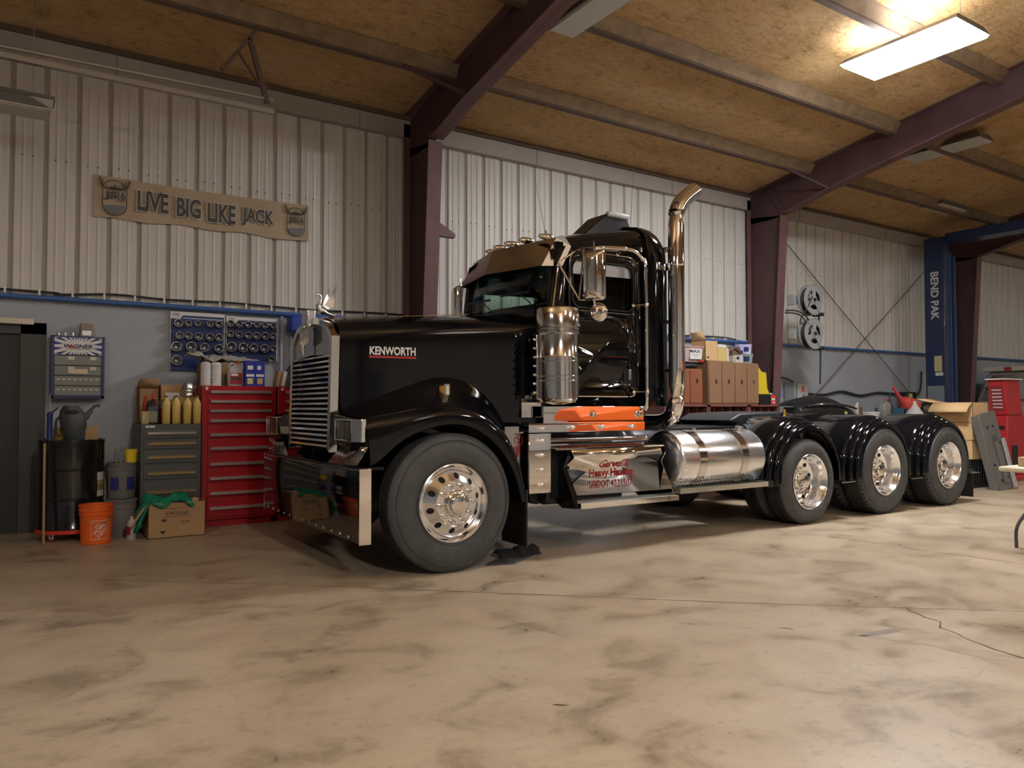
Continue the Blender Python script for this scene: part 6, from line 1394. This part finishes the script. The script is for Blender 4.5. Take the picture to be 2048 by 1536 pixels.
# black rag and mat beside the front tyre
b = MB(); b.loft([[(3.27, 5.36, .004), (3.50, 5.28, .004), (3.86, 5.50, .004), (3.62, 5.62, .004)], [(3.28, 5.37, .012), (3.50, 5.29, .012), (3.85, 5.50, .012), (3.62, 5.61, .012)]]); solo('rubber_mat', b, mat('mat_grey', (.05, .05, .052), .7), 'flat dark rubber mat on the floor behind the front tyre', 'mat', smooth=0)
b = MB(); rows = []
for i in range(13): rows.append([(3.52 + .40 * i / 12, 5.50 + .18 * j / 8 + .03 * math.sin(i), .015 + .05 * math.sin(math.pi * j / 8) * (.4 + .6 * abs(math.sin(i * 1.3))) + (.03 * (i / 12) if j in range(2, 7) else 0)) for j in range(9)])
b.grid(rows); solo('black_rag', b, mat('rag_black', (.012, .012, .014), .85), 'crumpled black rag on the floor behind the front tyre', 'rag', smooth=1.3, solid=.004)
# vehicle behind, with its pale windshield and roof trim
t = T('parked_truck', 'pale van with a tall sloping windshield parked at the far right', 'van', 21.0, 8.2, 0)
prof = [(18.95, .45), (18.88, 1.2), (19.1, 1.40), (19.62, 2.05), (19.8, 2.16), (22.6, 2.2), (22.7, .45)]
b = MB().mat(mat('van_beige', (.33, .31, .27), .35))
rows = [[(x + (.06 if k in (0, 4) else 0), y, z - (.05 if k in (0, 4) and z > .6 else 0)) for x, z in prof] for k, y in enumerate([7.1, 7.2, 8.1, 9.0, 9.1])]
b.grid(rows)
for y in (7.1, 9.08): b.prism([(x + .06, z - (.05 if z > .6 else 0)) for x, z in prof], 'xz', y, y + .02)
obj('van_body', b, None, t, smooth=.5)
b = MB(); b.grid([[(19.10, 7.25, 1.45), (19.07, 8.1, 1.46), (19.10, 8.95, 1.45)], [(19.56, 7.3, 2.03), (19.54, 8.1, 2.04), (19.56, 8.9, 2.03)]]); obj('windshield', b, mat('milky_glass', (.33, .31, .28), .12, spec=.8), t, solid=.02)
b = MB(); b.box(19.60, 19.90, 7.05, 9.15, 2.13, 2.24); obj('roof_band', b, mat('roof_band', (.58, .54, .49), .5), t, bevel=.02)
for y in (7.35, 7.95, 8.5): b = MB(); b.box(19.59, 19.61, y, y + .16, 2.14, 2.225); obj('red_marker', b, M_spr, t)
for y in (7.4, 8.5):
    b = MB(); b.tube([(19.05, y, 1.44), (19.2, y + .25, 1.62), (19.32, y + .45, 1.74)], .012, 6); obj('wiper', b, M_black_pl, t)
b = MB(); b.box(18.85, 18.88, 7.3, 8.9, .75, 1.05); obj('grille', b, M_black_pl, t, bevel=.01)
for x in (19.7, 21.9):
    for y in (7.02, 8.96):
        b = MB(); b.lathe([(.0001, 0), (.2, 0), (.22, .02), (.33, .0), (.34, .03), (.34, .2), (.30, .22), (.0001, .22)], (x, y, .34), 'y', 28); obj('wheel', b, M_tire, t)
b = MB(); b.box(19.02, 19.04, 8.5, 8.75, 1.50, 1.57); obj('sticker', b, mat('lime_sticker', (.45, .6, .35), .5), t)
# orange tractor shape added out of view so the chrome mirrors something orange
n0 = len(COL.objects)
t = T('added_tractor', 'orange tractor shape added behind the camera for its reflection in the chrome', 'tractor', 7.6, 1.2, 0); TRACTOR = t
b = MB(); b.loft([[(6.6, 1.0 + sgn, z) for sgn, z in ((0, 1.07), (0, 1.15), (.12, 1.25), (.58, 1.25), (.7, 1.15), (.7, 1.07))], [(8.0, .95 + sgn, z) for sgn, z in ((0, 1.07), (0, 1.3), (.12, 1.42), (.68, 1.42), (.8, 1.3), (.8, 1.07))]]); obj('tractor_hood', b, M_orange, t, bevel=.02)
b = MB(); b.box(6.8, 8.8, 1.1, 1.6, .35, 1.07); obj('frame', b, M_black_pl, t, bevel=.02)
for x, y, r in ((6.95, .78, .32), (6.95, 1.75, .32), (8.5, .62, .55), (8.5, 1.8, .55)):
    b = MB().mat(M_tire).lathe([(.5 * r, 0), (.9 * r, -.02), (r, .03), (r, .22), (.9 * r, .26), (.5 * r, .24)], (x, y, r), 'y', 28); b.mat(M_yellow).lathe([(.0001, .02), (.5 * r, .02), (.5 * r, .2), (.0001, .2)], (x, y, r), 'y', 24); obj('wheel', b, None, t)
b = MB(); b.box(8.1, 8.9, .7, .95, 1.0, 1.15).box(8.1, 8.9, 1.75, 2.0, 1.0, 1.15); obj('fender', b, M_frame, t, bevel=.03)
b = MB(); b.box(8.3, 8.7, 1.1, 1.6, .95, 1.1).box(8.65, 8.75, 1.1, 1.6, 1.1, 1.5); obj('seat', b, M_black_pl, t, bevel=.03)
TRACTOR.location.x += .95
